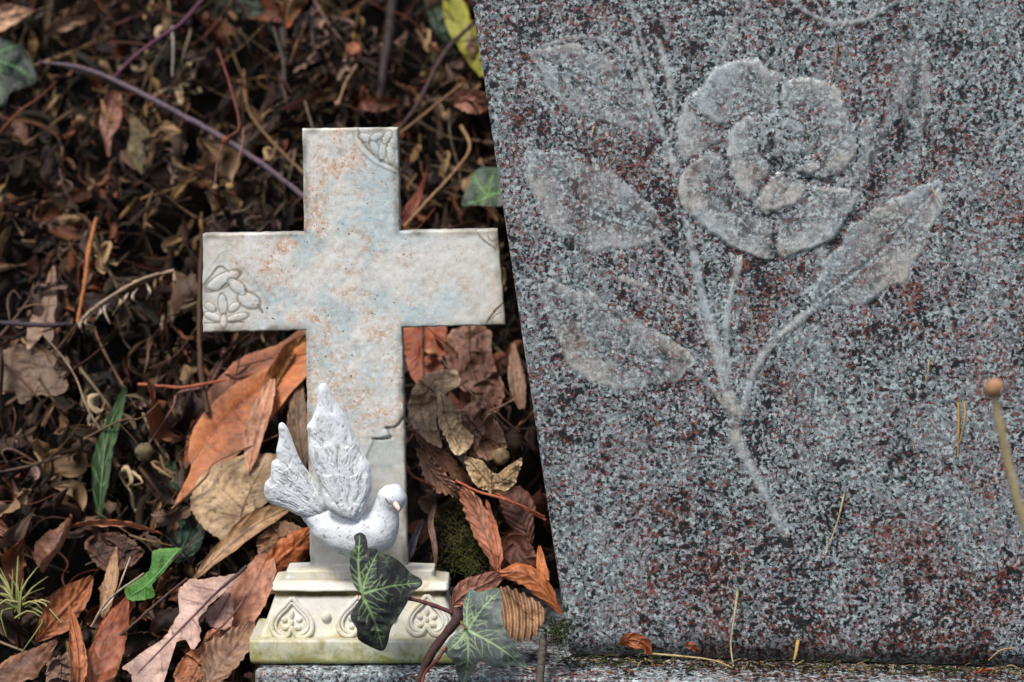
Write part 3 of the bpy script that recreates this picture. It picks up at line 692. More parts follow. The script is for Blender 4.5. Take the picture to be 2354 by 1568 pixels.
# ------------------------------------------------------------------ leaves (generic builders)
def ribleaf(rib3, wl, wr, c_base, c_edge=None, c_vein=None, cup=0.0, roll=0.0, wave=0.0, wfreq=3, nveins=8, serr=0.0, sfreq=14,
            lobes=0.0, vh=.0006, nU=70, nV=25, seed=0, spots=0.0, veins_tint=.35, twist=0.0, slant=.22, edgecurl=0.0):
    rib = catmull(rib3, nU); u = np.linspace(0, 1, nU)
    def prof(w): w = np.atleast_1d(w).astype(float); return catmull(np.column_stack([w, w * 0]), nU)[:, 0] if len(w) > 1 else np.full(nU, w[0])
    WL, WR = np.maximum(prof(wl), 0), np.maximum(prof(wr), 0)
    T = unit(np.gradient(rib, axis=0)); view = np.array([0, 1.0, -.2])
    side = unit(np.cross(T, view)); nor = np.cross(side, T); nor *= -np.sign(nor[:, 1:2] + 1e-9)  # towards camera is -y
    nor = np.where(nor[:, 1:2] > 0, -nor, nor)
    rl = np.radians(roll + twist * (u - .5)); c, s = np.cos(rl)[:, None], np.sin(rl)[:, None]
    side, nor = side * c + nor * s, nor * c - side * s
    v = np.linspace(-1, 1, nV); VV, UU = np.meshgrid(v, u)
    Wd = np.where(VV < 0, WL[:, None], WR[:, None])
    ed = 1 + serr * (((UU * sfreq) % 1) - .5) * np.abs(VV) ** 3 + lobes * np.sin(UU * np.pi * 2 * 4.2 + .6 * np.sign(VV)) * np.abs(VV) ** 2 \
        + .11 * vnoise(np.stack([UU * 9, VV + 3 * np.sign(VV)], -1), seed) * np.abs(VV) + .05 * vnoise(np.stack([UU * 34, VV + 3 * np.sign(VV)], -1), seed + 1) * np.abs(VV) ** 4
    dist = VV * Wd * ed
    Wm = np.maximum(np.maximum(WL, WR), 1e-5)[:, None]
    k = cup / Wm
    kk = np.where(np.abs(k) < 1e-3, 1e-3, k)
    lx = np.sin(kk * dist) / kk; ln = (1 - np.cos(kk * dist)) / kk
    ln = ln + edgecurl * Wm * np.abs(VV) ** 4
    ln = ln + wave * Wm * np.sin(UU * np.pi * wfreq + seed) * np.abs(VV) ** 1.5 * np.sign(VV + .1)
    ln = ln + .12 * Wm * vnoise(np.stack([UU * 5, VV * 2 + seed], -1), seed + 5) * (.3 + np.abs(VV))
    ln = ln + .05 * Wm * vnoise(np.stack([UU * 14, VV * 5 + seed], -1), seed + 6)
    ph = UU * nveins - np.abs(VV) * nveins * slant + .35 * vnoise(np.stack([UU * 4, VV * 2], -1), seed + 8)
    sv = np.abs(((ph) % 1) - .5) * 2                      # 1 at vein
    vein = sm(.74, .97, sv) * sm(0.0, .25, np.abs(VV) + .12)
    mid = sm(.09, .0, np.abs(VV) * (Wd / Wm + .2))
    ln = ln + vh * (vein * .8 + mid * 1.6) + vh * (.9 if vh > .00075 else .25) * np.cos(ph * 2 * np.pi) * np.abs(VV)
    V = rib[:, None] + side[:, None] * lx[..., None] + nor[:, None] * ln[..., None]
    cb = L3(c_base); ce = L3(c_edge or c_base); cv = L3(c_vein or tuple(int(q * .55) for q in c_base))
    e = np.clip(np.abs(VV) ** 3 + .35 * vnoise(np.stack([UU * 7, VV * 3], -1), seed + 2), 0, 1)[..., None]
    C = cb * (1 - e) + ce * e
    pt = (.5 + .5 * vnoise(np.stack([UU * 4, VV * 2.5], -1), seed + 9))[..., None]; C = C * (.72 + .5 * pt)
    f = np.clip(veins_tint * vein + .8 * mid, 0, 1)[..., None]; C = C * (1 - f) + cv * f
    if spots: 
        sp = sm(.35, .55, vnoise(np.stack([UU * 17, VV * 9], -1), seed + 4))[..., None] * spots; C = C * (1 - sp) + C * .3 * sp
    return V.reshape(-1, 3), gridF(nU, nV).tolist(), C.reshape(-1, 3)
SC_ = Q * .0005
def brown(C):
    C = np.asarray(C); l = (C @ np.array([.3, .6, .1]))[..., None]; return (C * .88 + l * np.array([1.25, .92, .72]) * .12) * 1.04
def hero(name, label, pts, wl, wr, col, edge=None, vein=None, cat="leaf", group=None, mat=None, stalk=None, **kw):
    P = [WB(*p) for p in pts]; sc = SC_ * (P[len(P) // 2][1] + D) / D
    V, F, C = ribleaf(P, np.array(wl) * sc, np.array(wr) * sc, col, edge, vein, **kw)
    if stalk:
        SP = catmull([WB(*p) for p in stalk[0]], 12); v2, f2 = tubeVF(SP, np.linspace(stalk[1], stalk[1] * .7, 12) * sc, 6)
        V, F, C = joinVF([(V, F, C), (v2, f2, L3(stalk[2]))])
    if mat is None: C = brown(C)
    o = link(name, mesh(name, V, F, C), mat or LEAF); tag(o, label, cat, group); return o
def twig(name, label, pts, r, col, cat="twig", group=None, absy=False, n=40, knots=.15, mat=None, obj=True, ns=8, seed=1):
    P = catmull([(WY(*p) if absy else WB(*p)) for p in pts], n)
    R = np.interp(np.linspace(0, 1, n), np.linspace(0, 1, len(np.atleast_1d(r))), np.atleast_1d(r)) * SC_
    R = R * (1 + knots * vnoise(np.column_stack([np.arange(n) * .45, np.full(n, seed * 3.3)]), seed))
    P = P + np.random.default_rng(seed).normal(0, 1, P.shape) * R[:, None] * .10
    V, F = tubeVF(P, R, ns)
    if not obj: return V, F, L3(col)
    C = L3(col) * (.8 + .35 * np.abs(vnoise(V * 400, seed)))[:, None]
    o = link(name, mesh(name, V, F, C), mat or WOOD); tag(o, label, cat, group); return o

# --- hero dry leaves, left of the cross
hero("dry_leaf", "ochre folded leaf end touching the cross shaft just under the left arm", [(600, 985, .046), (630, 900, .050), (668, 830, .050), (706, 775, .044)],
     [6, 34, 34, 30, 10], [8, 34, 46, 40, 12], (156, 104, 42), (168, 112, 60), (104, 64, 30), cup=.9, roll=25, nveins=5, seed=8, spots=.4)
hero("dry_leaf", "narrow curled orange and pale pink leaf hanging left of the dove tail", [(572, 1090, .056), (588, 1010, .060), (612, 930, .062), (628, 872, .058)],
     [2, 22, 30, 20, 5], [2, 26, 30, 24, 8], (186, 128, 92), (206, 168, 142), (120, 70, 48), cup=.95, roll=-18, nveins=6, seed=11)
hero("dry_leaf", "grey brown shrivelled leaf between the dove wing and its tail", [(700, 1090, .050), (690, 1020, .052), (684, 950, .050), (692, 880, .046)],
     [4, 24, 28, 18, 5], [4, 22, 30, 20, 4], (124, 98, 74), (146, 116, 88), (84, 60, 44), cup=.8, roll=10, nveins=7, seed=12)
hero("dry_leaf", "long beige rolled leaf running down left from under the dove tail", [(440, 1338, .046), (510, 1270, .050), (590, 1205, .054), (668, 1165, .050)],
     [4, 22, 34, 32, 10], [4, 20, 30, 32, 12], (172, 136, 98), (150, 110, 74), (120, 88, 60), cup=1.2, roll=-20, nveins=6, seed=14, spots=.3)
hero("dry_leaf", "bright orange leaf tucked behind the base of the cross shaft", [(600, 1335, .046), (640, 1290, .052), (680, 1255, .054), (720, 1215, .048)],
     [8, 34, 44, 34, 8], [8, 26, 34, 30, 8], (192, 106, 50), (176, 96, 52), (120, 64, 36), cup=-.5, roll=15, nveins=5, seed=15)
hero("dry_leaf", "salmon brown leaf lying left of the cross base with a small dark hole", [(505, 1470, .050), (550, 1400, .056), (590, 1330, .058), (622, 1262, .050)],
     [10, 50, 56, 40, 8], [8, 44, 54, 40, 8], (172, 112, 84), (182, 126, 98), (116, 70, 52), cup=.45, roll=-12, nveins=6, seed=16, spots=.35)
hero("dry_leaf", "brown striped leaf against the lower left corner of the cross base", [(470, 1590, .070), (505, 1530, .072), (545, 1480, .070), (580, 1430, .062)],
     [10, 40, 46, 34, 8], [8, 44, 50, 34, 8], (142, 108, 84), (160, 122, 94), (100, 72, 56), cup=.6, roll=-20, nveins=9, seed=19, vh=.0008)
hero("dry_leaf", "rust orange leaf pointing up right above the bottom left corner", [(85, 1472, .060), (125, 1425, .066), (170, 1378, .066), (212, 1325, .058)],
     [6, 34, 40, 30, 5], [6, 30, 44, 34, 5], (168, 96, 48), (150, 82, 46), (110, 60, 36), cup=.5, roll=15, nveins=7, seed=20)
hero("dry_leaf", "large reddish brown folded leaf at the bottom beside the pinkish tan one", [(215, 1590, .070), (230, 1520, .076), (255, 1440, .076), (292, 1370, .066)],
     [20, 46, 50, 36, 6], [20, 46, 40, 26, 6], (142, 74, 42), (158, 88, 54), (90, 46, 32), cup=-.7, roll=-16, nveins=6, seed=21, spots=.25)
hero("dry_leaf", "narrow upright orange brown leaf edge at the bottom left", [(178, 1590, .082), (180, 1520, .086), (172, 1460, .084), (158, 1390, .074)],
     [14, 20, 20, 14, 3], [20, 26, 24, 12, 3], (166, 94, 50), (190, 118, 72), (110, 60, 38), cup=1.0, roll=30, nveins=5, seed=22)
hero("dry_leaf", "small tan pointed leaf standing upright in the lower left litter", [(238, 1420, .062), (250, 1370, .070), (262, 1320, .070), (268, 1258, .062)],
     [6, 22, 26, 16, 3], [6, 20, 24, 18, 3], (172, 134, 96), (150, 108, 72), (120, 84, 58), cup=.8, roll=-25, nveins=6, seed=23, stalk=([(220, 1420, .072), (262, 1372, .074), (300, 1280, .066)], 2.5, (190, 170, 150)))
hero("dry_leaf", "thin orange leaf lying level above the small green leaf", [(148, 1212, .046), (220, 1200, .052), (300, 1204, .052), (372, 1226, .044)],
     [2, 9, 10, 8, 2], [2, 8, 9, 7, 2], (176, 96, 58), (190, 118, 78), (120, 66, 42), cup=.8, roll=30, nveins=6, seed=24)
hero("dry_leaf", "hollow rolled brown leaf at the lower left of the litter", [(100, 1310, .048), (120, 1270, .056), (150, 1230, .056), (165, 1190, .048)],
     [26, 54, 56, 40, 12], [22, 46, 44, 30, 10], (128, 86, 66), (156, 110, 86), (84, 54, 44), cup=1.7, roll=-40, nveins=6, seed=25)
hero("dry_leaf", "dark red brown leaf at the left edge below the middle", [(-40, 1190, .040), (0, 1215, .046), (40, 1240, .044), (78, 1272, .036)],
     [10, 18, 10, 5, 2], [10, 20, 12, 5, 2], (130, 74, 58), (150, 92, 70), (90, 50, 40), cup=.5, nveins=5, seed=26)
hero("dry_leaf", "curled brown leaf with a raised pale rim in the bottom left corner", [(-40, 1560, .060), (20, 1540, .066), (80, 1505, .066), (130, 1470, .058)],
     [20, 48, 50, 30, 6], [14, 40, 44, 28, 6], (110, 74, 56), (176, 126, 92), (80, 52, 42), cup=-.9, roll=-30, nveins=6, seed=27)
hero("dry_leaf", "tall pale brown leaf sliver above the dull brown maple leaf", [(118, 800, .03), (120, 730, .034), (110, 670, .034), (124, 610, .028)],
     [10, 26, 24, 16, 3], [10, 24, 22, 12, 3], (132, 102, 82), (146, 114, 90), (100, 76, 60), cup=.4, roll=10, nveins=5, seed=29)
hero("dry_leaf", "pinkish tan leaf cut off by the top left corner", [(-30, 55, .050), (10, 40, .056), (50, 30, .054), (78, 22, .048)],
     [20, 28, 20, 12, 3], [20, 30, 24, 12, 3], (190, 146, 112), (206, 160, 130), (140, 100, 76), cup=.4, nveins=6, seed=30)
hero("dry_leaf", "rosy brown crumpled leaf hanging below the purple stem", [(250, 360, .03), (245, 310, .036), (255, 260, .038), (270, 215, .030)],
     [3, 12, 26, 24, 8], [3, 8, 20, 30, 10], (150, 100, 80), (168, 120, 104), (100, 66, 54), cup=.9, roll=20, wave=.3, nveins=5, seed=31)
hero("dry_leaf", "elongated reddish brown leaf hanging under the dark ivy leaf at top left", [(60, 336, .03), (48, 290, .036), (30, 250, .036), (10, 215, .03)],
     [3, 16, 20, 16, 4], [3, 14, 18, 14, 4], (118, 76, 62), (140, 92, 76), (80, 50, 42), cup=.6, roll=-10, nveins=5, seed=32)
hero("dry_leaf", "wavy brown leaf across the top left above the purple stem", [(100, 80, .028), (160, 45, .034), (220, 15, .034), (290, -20, .028)],
     [4, 18, 24, 16, 4], [4, 20, 26, 18, 4], (122, 88, 64), (142, 104, 76), (84, 58, 44), cup=.7, roll=30, wave=.3, nveins=6, seed=33)
hero("dry_leaf", "olive grey papery leaf in the dark litter left of the cross top", [(330, 400, .024), (325, 350, .03), (320, 310, .03), (300, 262, .024)],
     [6, 34, 30, 18, 3], [6, 26, 28, 18, 3], (96, 84, 52), (110, 96, 64), (66, 58, 38), cup=.5, nveins=6, seed=34)
hero("dry_leaf", "glowing orange curled leaf at the top between dark stems", [(640, 70, .018), (650, 45, .022), (665, 20, .022), (690, -10, .018)],
     [8, 20, 26, 20, 6], [8, 18, 24, 18, 6], (176, 92, 40), (190, 108, 52), (120, 60, 30), cup=.9, roll=30, wave=.3, nveins=6, seed=35)
hero("dry_leaf", "small round peach coloured leaf tip above the cross top", [(818, 135, .03), (815, 122, .036), (812, 110, .036), (808, 96, .03)],
     [5, 16, 18, 14, 4], [5, 15, 18, 14, 4], (196, 122, 90), (180, 104, 70), (130, 76, 52), cup=1.0, nveins=4, seed=36)
hero("dry_leaf", "peach brown leaf against the headstone edge near the top", [(1045, 235, .05), (1065, 228, .056), (1090, 232, .056), (1125, 240, .05)],
     [8, 24, 28, 28, 16], [8, 20, 26, 26, 16], (184, 122, 96), (196, 140, 112), (130, 84, 64), cup=.6, roll=15, nveins=5, seed=37)
hero("dry_leaf", "rust red pointed leaf rising right of the upper cross shaft", [(925, 520, .04), (945, 480, .046), (965, 440, .046), (985, 380, .04)],
     [12, 16, 12, 5, 2], [12, 16, 12, 5, 2], (128, 62, 40), (142, 72, 48), (90, 42, 30), cup=.6, nveins=5, seed=38)
# --- gap between cross and headstone
hero("dry_leaf", "vertical grey brown leaf edge pressed against the headstone side", [(1200, 940, .04), (1190, 890, .044), (1184, 840, .044), (1180, 790, .038)],
     [8, 18, 20, 14, 4], [8, 20, 22, 14, 4], (140, 106, 84), (156, 122, 98), (100, 74, 58), cup=.7, nveins=6, seed=42)
hero("dry_leaf", "upper serrated brown leaf running down right from the cross shaft", [(948, 985, .066), (990, 1030, .074), (1040, 1075, .074), (1084, 1118, .066)],
     [4, 18, 24, 22, 6], [4, 16, 20, 18, 6], (140, 94, 66), (160, 114, 82), (94, 60, 44), cup=.8, roll=-20, nveins=9, serr=.3, sfreq=9, vh=.0008, seed=47)
hero("dry_leaf", "lower serrated tan brown leaf below the upper serrated one", [(960, 1030, .072), (995, 1085, .080), (1035, 1120, .080), (1066, 1140, .072)],
     [4, 22, 26, 16, 5], [4, 20, 22, 14, 4], (162, 118, 88), (178, 136, 104), (104, 68, 50), cup=.5, roll=15, nveins=9, serr=.35, sfreq=10, vh=.0008, seed=48)
hero("dry_leaf", "long reddish brown ribbed leaf hanging toward the ivy leaf on the right", [(1142, 1312, .088), (1125, 1250, .092), (1098, 1180, .090), (1060, 1125, .078)],
     [3, 16, 26, 30, 10], [3, 18, 30, 26, 8], (158, 100, 74), (176, 116, 82), (100, 58, 44), cup=.8, roll=-15, nveins=9, vh=.0009, seed=49)
hero("dry_leaf", "orange brown blade shaped leaf beside the ribbed leaf", [(1146, 1315, .094), (1142, 1265, .098), (1132, 1205, .094), (1118, 1150, .084)],
     [3, 12, 12, 8, 3], [3, 12, 12, 8, 3], (168, 98, 62), (180, 112, 72), (120, 66, 44), cup=.5, roll=20, nveins=4, seed=50)
hero("dry_leaf", "dark brown crinkled leaf against the headstone edge halfway down", [(1222, 1250, .060), (1200, 1200, .066), (1180, 1150, .066), (1150, 1105, .056)],
     [4, 26, 40, 34, 8], [4, 26, 34, 34, 8], (104, 66, 54), (130, 88, 72), (68, 42, 36), cup=-.5, nveins=9, vh=.0009, seed=51)
hero("dry_leaf", "slender brown curled leaf standing on the right of the cross base", [(1000, 1320, .080), (1000, 1260, .084), (990, 1200, .082), (1000, 1160, .074)],
     [2, 6, 9, 8, 3], [2, 6, 9, 8, 3], (112, 82, 70), (146, 114, 98), (70, 48, 42), cup=1.1, nveins=5, seed=52)
hero("dry_leaf", "slim blue grey leaf sliver beside the dove breast", [(934, 1296, .080), (945, 1262, .084), (958, 1225, .084), (972, 1192, .078)],
     [4, 9, 9, 6, 2], [4, 9, 9, 6, 2], (74, 74, 86), (88, 88, 98), (54, 52, 60), cup=.5, nveins=3, seed=53)
hero("dry_leaf", "pink brown flat leaf behind the top of the right ivy leaf", [(1040, 1390, .092), (1070, 1365, .098), (1110, 1345, .098), (1160, 1318, .088)],
     [8, 26, 30, 24, 6], [8, 26, 30, 24, 6], (158, 104, 84), (172, 116, 96), (106, 64, 52), cup=.3, nveins=6, seed=54, spots=.4)
hero("dry_leaf", "bright orange folded leaf beside the headstone foot above the fan shaped leaf", [(1290, 1410, .086), (1245, 1350, .096), (1200, 1318, .100), (1148, 1318, .096)],
     [3, 24, 34, 30, 8], [3, 22, 28, 24, 8], (176, 98, 44), (150, 78, 36), (96, 50, 28), cup=-.7, roll=20, nveins=5, seed=55)
hero("dry_leaf", "small glossy orange leaf tip at the headstone edge", [(1256, 1345, .092), (1250, 1320, .096), (1243, 1290, .094), (1240, 1255, .086)],
     [3, 12, 13, 10, 3], [3, 12, 13, 10, 3], (190, 110, 56), (204, 134, 84), (130, 70, 40), cup=.8, nveins=3, seed=56)
hero("dry_leaf", "dark chestnut leaf in the shadow between cross base and headstone", [(1150, 1280, .060), (1180, 1250, .064), (1210, 1290, .064), (1262, 1320, .056)],
     [8, 30, 36, 30, 8], [8, 30, 34, 26, 8], (96, 50, 32), (110, 60, 40), (60, 34, 26), cup=.4, nveins=5, seed=58)
# --- green leaves
hero("green_leaf", "dark green round leaf behind the thin orange level leaf", [(405, 1180, .02), (395, 1140, .026), (390, 1100, .026), (392, 1062, .02)],
     [10, 30, 34, 26, 8], [10, 28, 32, 26, 8], (22, 46, 24), (24, 50, 28), (40, 72, 40), cup=.3, nveins=4, seed=61, mat=FRESH)
hero("green_leaf", "deep green leaf in the shadow left of the beige rolled leaf", [(400, 1290, .03), (425, 1250, .034), (440, 1200, .034), (430, 1160, .028)],
     [10, 30, 34, 26, 8], [10, 28, 32, 26, 8], (22, 44, 28), (26, 50, 32), (40, 74, 50), cup=.3, nveins=4, seed=62, mat=FRESH)
hero("green_leaf", "long narrow green blade with a pale midrib in the left litter", [(228, 1192, .04), (235, 1100, .046), (248, 1000, .044), (290, 885, .036)],
     [4, 14, 18, 20, 3], [4, 20, 26, 16, 3], (40, 66, 30), (34, 56, 30), (112, 138, 84), cup=.5, roll=15, nveins=5, seed=63, mat=FRESH)
hero("green_leaf", "yellow green broad leaf behind the headstone edge at the top", [(1110, 175, .03), (1085, 110, .036), (1055, 50, .036), (1035, -20, .03)],
     [6, 22, 26, 26, 20], [6, 24, 30, 30, 20], (128, 128, 40), (150, 146, 60), (100, 100, 34), cup=.4, nveins=3, seed=64, mat=FRESH)
hero("green_leaf", "dark green leaf blade crossing the top right corner of the litter", [(1040, 110, .022), (1015, 60, .028), (1000, 20, .028), (980, -20, .022)],
     [4, 20, 22, 20, 10], [4, 20, 22, 20, 10], (22, 40, 22), (26, 46, 26), (40, 64, 36), cup=.4, nveins=4, seed=65, mat=FRESH)
hero("green_leaf", "dim green leaf at the top edge left of the dark stems", [(640, 20, .01), (600, 20, .014), (560, 5, .014), (500, 0, .01)],
     [8, 26, 34, 30, 10], [8, 26, 30, 26, 10], (34, 44, 26), (38, 48, 30), (50, 64, 40), cup=.4, nveins=4, seed=66, mat=FRESH)


def pleaf(name, label, outl, off, amp, freq, base, edge, veins=(), vcol=None, seed=0, arch=0.0, pleat=None,  tilt=(0, 0), cupn=0.0, vw=3.0, spots=0.0, mat=None, rough_edge=3.0, fold=0.0, fold_f=3.0):
    """leaf drawn by its own outline, crumpled in depth"""
    ol = closed(outl, 260); ctr = np.mean(ol, 0); nr = 44
    jit = rough_edge * vnoise(ol / 7.0, seed + 40); dirs = unit(ol - ctr); ol = ol + dirs * jit[:, None]
    r = np.linspace(0, 1, nr); XX = ctr[0] + (ol[:, 0] - ctr[0])[None] * r[:, None]; YY = ctr[1] + (ol[:, 1] - ctr[1])[None] * r[:, None]
    size = np.max(np.hypot(ol[:, 0] - ctr[0], ol[:, 1] - ctr[1])); rho = np.hypot(XX - ctr[0], YY - ctr[1]) / size
    q = np.stack([XX, YY], -1) / size * freq
    warp = vnoise(q * .7, seed + 20)[..., None] * .8
    rid = 1 - 2 * np.abs(vnoise(q + warp, seed)); rid2 = 1 - 2 * np.abs(vnoise(q * 2.3 + warp, seed + 1))
    Hh = -amp * (rid * .7 + rid2 * .28 + .12 * vnoise(q * 6, seed + 2)) + cupn * rho ** 2
    if fold: Hh -= fold * np.cos(((XX - ctr[0]) * .8 + (YY - ctr[1]) * .5) / size * fold_f)
    Hh += tilt[0] * (XX - ctr[0]) + tilt[1] * (YY - ctr[1])
    if pleat: pc = np.cos(np.hypot(XX - pleat[0], (YY - pleat[1]) * .8) / pleat[2] * 2 * np.pi + .5 * vnoise(q, seed + 50)); Hh = Hh - pleat[3] * pc
    vein = np.zeros(XX.shape)
    for vi, v in enumerate(veins):
        d, t = segdist(XX, YY, catmull(v, 14) if len(v) > 2 else v)
        if vi == 0 and arch: Hh = Hh - arch * np.sqrt(d / size + .01)
        w = vw * (1 if vi == 0 else .55) * (1.15 - .6 * t); vein = np.maximum(vein, (1 if vi == 0 else .7) * sm(w, w * .3, d))
    if veins:
        vt = catmull(veins[0], 15) if len(veins[0]) > 2 else catmull([veins[0][0], veins[0][1]], 15)
        for k in range(1, 14):
            p0 = vt[k]; tg = unit(vt[min(k + 1, 14)] - vt[k - 1])
            for sg in (-1, 1):
                a = sg * .95; l = size * .75; q1 = p0 + l * np.array([tg[0] * math.cos(a) - tg[1] * math.sin(a), tg[0] * math.sin(a) + tg[1] * math.cos(a)])
                d, t = segdist(XX, YY, [p0, (p0 + q1) / 2 + tg * size * .03, q1]); vein = np.maximum(vein, .32 * sm(1.7, .5, d) * (1 - .6 * t))
        net = np.abs(vnoise(np.stack([XX, YY], -1) / 11.0, seed + 60)); vein = np.maximum(vein, .16 * sm(.12, 0, net))
    Hh -= .0006 * vein
    P = Wv(XX * Q, YY * Q, BA - off, BB); P[..., 1] += Hh
    e = (sm(.82, 1, r)[:, None] * .8 + .5 * sm(.35, .9, rid) * .4)[..., None]
    n2 = (.5 + .5 * vnoise(q * 1.8, seed + 7))[..., None]
    C = (L3(base) * (1 - e) + L3(edge) * e) * (.68 + .6 * n2)
    if mat is None: C = brown(C)
    vc = L3(vcol or tuple(int(k * .5) for k in base)); C = C * (1 - vein[..., None]) + vc * vein[..., None]
    if spots:
        sp = (sm(.58, .70, vnoise(np.stack([XX, YY], -1) / 9.0, seed + 4)) * spots)[..., None]; C = C * (1 - sp) + C * .18 * sp
    bl = (sm(.15, .6, vnoise(np.stack([XX, YY], -1) / 32.0, seed + 70)) * .45)[..., None] if mat is None else 0
    C = C * (1 - bl) + C * np.array([.5, .42, .4]) * bl
    o = link(name, mesh(name, P.reshape(-1, 3), gridF(nr, 260, True), C.reshape(-1, 3)), mat or LEAF); tag(o, label, "leaf"); return o
pleaf("dry_leaf", "dark rust leaf edge showing behind the large glossy orange leaf under the left arm", [(712, 745), (640, 790), (560, 818), (510, 862), (462, 925), (432, 1000), (424, 1080), (445, 1040), (480, 960), (560, 900), (650, 850), (715, 800)], .030, .0014, 1.5, (132, 66, 28), (160, 88, 44), [[(430, 1070), (470, 950), (560, 860), (700, 775)]], (84, 44, 24), seed=31, spots=.2, arch=.006)
pleaf("dry_leaf", "large glossy orange brown leaf leaning against the left side of the cross shaft", [(712, 782), (640, 828), (588, 857), (549, 876), (509, 906), (466, 953), (446, 989), (434, 1045), (440, 1078), (403, 1156), (445, 1128), (485, 1100), (524, 1062), (580, 1010), (625, 960), (670, 900), (712, 850)], .046, .0013, 1.3,
      (188, 104, 46), (206, 128, 70), [[(403, 1156), (450, 1050), (550, 935), (708, 808)], [(500, 985), (480, 940)], [(545, 940), (530, 900)], [(480, 1020), (520, 1040)], [(540, 950), (580, 985)], [(600, 895), (640, 920)]], (118, 62, 44), seed=32, spots=.25, arch=.012, rough_edge=1.5, vw=2.6)
pleaf("dry_leaf", "tan fan leaf with deep parallel pleats at the foot of the headstone", [(1150, 1352), (1170, 1350), (1210, 1368), (1252, 1398), (1250, 1424), (1226, 1464), (1202, 1472), (1177, 1466), (1159, 1441), (1152, 1400)], .104, .0008, 2.0, (176, 138, 104), (158, 118, 86), [[(1160, 1355), (1240, 1440)]], (130, 96, 70), seed=33, pleat=(1040, 1430, 15, .0022), rough_edge=2)
pleaf("dry_leaf", "flat beige leaf with dark pinholes left of the dove", [(440, 1150), (470, 1082), (520, 1055), (590, 1040), (660, 1050), (640, 1120), (600, 1170), (575, 1205), (556, 1246), (520, 1250), (480, 1226), (452, 1190)], .052, .0016, 2.2,
      (178, 150, 110), (160, 130, 92), [[(548, 1240), (560, 1160), (610, 1060)], [(560, 1170), (500, 1110)], [(558, 1190), (480, 1170)]], (136, 106, 74), seed=3, spots=.6, tilt=(.00002, .00004), vw=2.4)
pleaf("dry_leaf", "pinkish tan lobed leaf with a dark midrib lying bottom centre left", [(533, 1322), (493, 1329), (433, 1336), (411, 1359), (410, 1382), (418, 1400), (400, 1429), (376, 1466), (333, 1495), (300, 1522), (280, 1537), (300, 1552), (306, 1590), (368, 1592), (370, 1512),
      (393, 1485), (416, 1469), (433, 1475), (440, 1492), (456, 1479), (463, 1445), (456, 1422), (473, 1405), (483, 1382), (520, 1359), (546, 1332)], .078, .0012, 2.6, (200, 164, 150), (184, 142, 122),
      [[(562, 1306), (500, 1360), (430, 1430), (316, 1548)], [(500, 1360), (430, 1345)], [(470, 1390), (415, 1375)], [(440, 1420), (456, 1440)], [(400, 1460), (395, 1440)]], (96, 62, 58), seed=5, cupn=.002, vw=4.5, rough_edge=4)
V, F, c_ = twig("x", None, [(566, 1303, .078), (545, 1322, .083), (500, 1360, .0825), (455, 1405, .082)], [5, 4.5, 3, 1.5], (74, 60, 62), obj=False)
tag(link("leaf_stalk", mesh("leaf_stalk", V, F, np.broadcast_to(c_, (len(V), 3))), WOOD), "dark blue grey leaf stalk along the top of the pinkish tan lobed leaf", "stalk")
pleaf("dry_leaf", "pale pink lobed leaf piece half hidden behind the pinkish tan lobed leaf", [(474, 1408), (500, 1380), (526, 1356), (536, 1380), (538, 1405), (528, 1442), (496, 1446), (478, 1430)], .064, .0014, 2.2, (192, 152, 138), (176, 132, 112), [[(530, 1365), (490, 1435)]], (130, 90, 80), seed=6)
pleaf("dry_leaf", "large dull brown maple leaf hanging at the left edge below the twig", [(-30, 870), (-10, 815), (20, 800), (42, 792), (83, 804), (135, 808), (162, 835), (150, 862), (158, 889), (133, 908), (80, 910), (50, 930), (33, 899), (0, 905)], .034, .002, 2.0, (96, 72, 54), (118, 88, 64),
      [[(80, 905), (90, 860), (60, 800)], [(82, 890), (40, 850), (0, 830)], [(84, 890), (120, 850), (150, 835)], [(82, 900), (120, 890), (150, 888)]], (132, 108, 78), seed=8, spots=.3, vw=3.5)
pleaf("dry_leaf", "deep orange leaf with a dark split hanging under the right arm of the cross", [(926, 745), (975, 740), (1024, 748), (1022, 800), (1018, 850), (990, 880), (958, 880), (940, 850), (930, 800)], .028, .0016, 1.8, (146, 66, 26), (156, 76, 34), [[(974, 742), (972, 800), (976, 872)]], (30, 16, 12), seed=9, vw=5)
pleaf("dry_leaf", "large dark brown curled leaf with a hole between cross arm and headstone", [(1034, 764), (1022, 815), (1039, 862), (1070, 900), (1100, 940), (1140, 950), (1160, 900), (1142, 850), (1128, 800), (1128, 764), (1086, 742)], .046, .0070, 1.8, (120, 82, 64), (152, 110, 86), [[(1080, 745), (1082, 830), (1120, 930)]], (70, 46, 38), seed=10, spots=.9, cupn=.004)
pleaf("dry_leaf", "pale khaki crumpled leaf right of the lower cross shaft", [(938, 942), (950, 890), (980, 862), (1010, 852), (1046, 852), (1056, 886), (1022, 896), (1006, 925), (1004, 979), (1014, 1030), (969, 1002), (944, 968)], .086, .0062, 2.4, (190, 162, 128), (212, 188, 156), [[(1000, 870), (966, 930), (985, 1000)]], (120, 98, 66), seed=11, spots=.5, vw=2)
pleaf("dry_leaf", "light tan folded leaf lobe beside the pale khaki crumpled leaf", [(1008, 902), (1030, 912), (1056, 942), (1064, 979), (1088, 1003), (1080, 1030), (1046, 1040), (1026, 1005), (1008, 961)], .094, .0055, 2.2, (202, 174, 134), (220, 196, 160), [[(1015, 908), (1030, 970), (1060, 1030)]], (120, 94, 62), seed=12, spots=.6, vw=2)
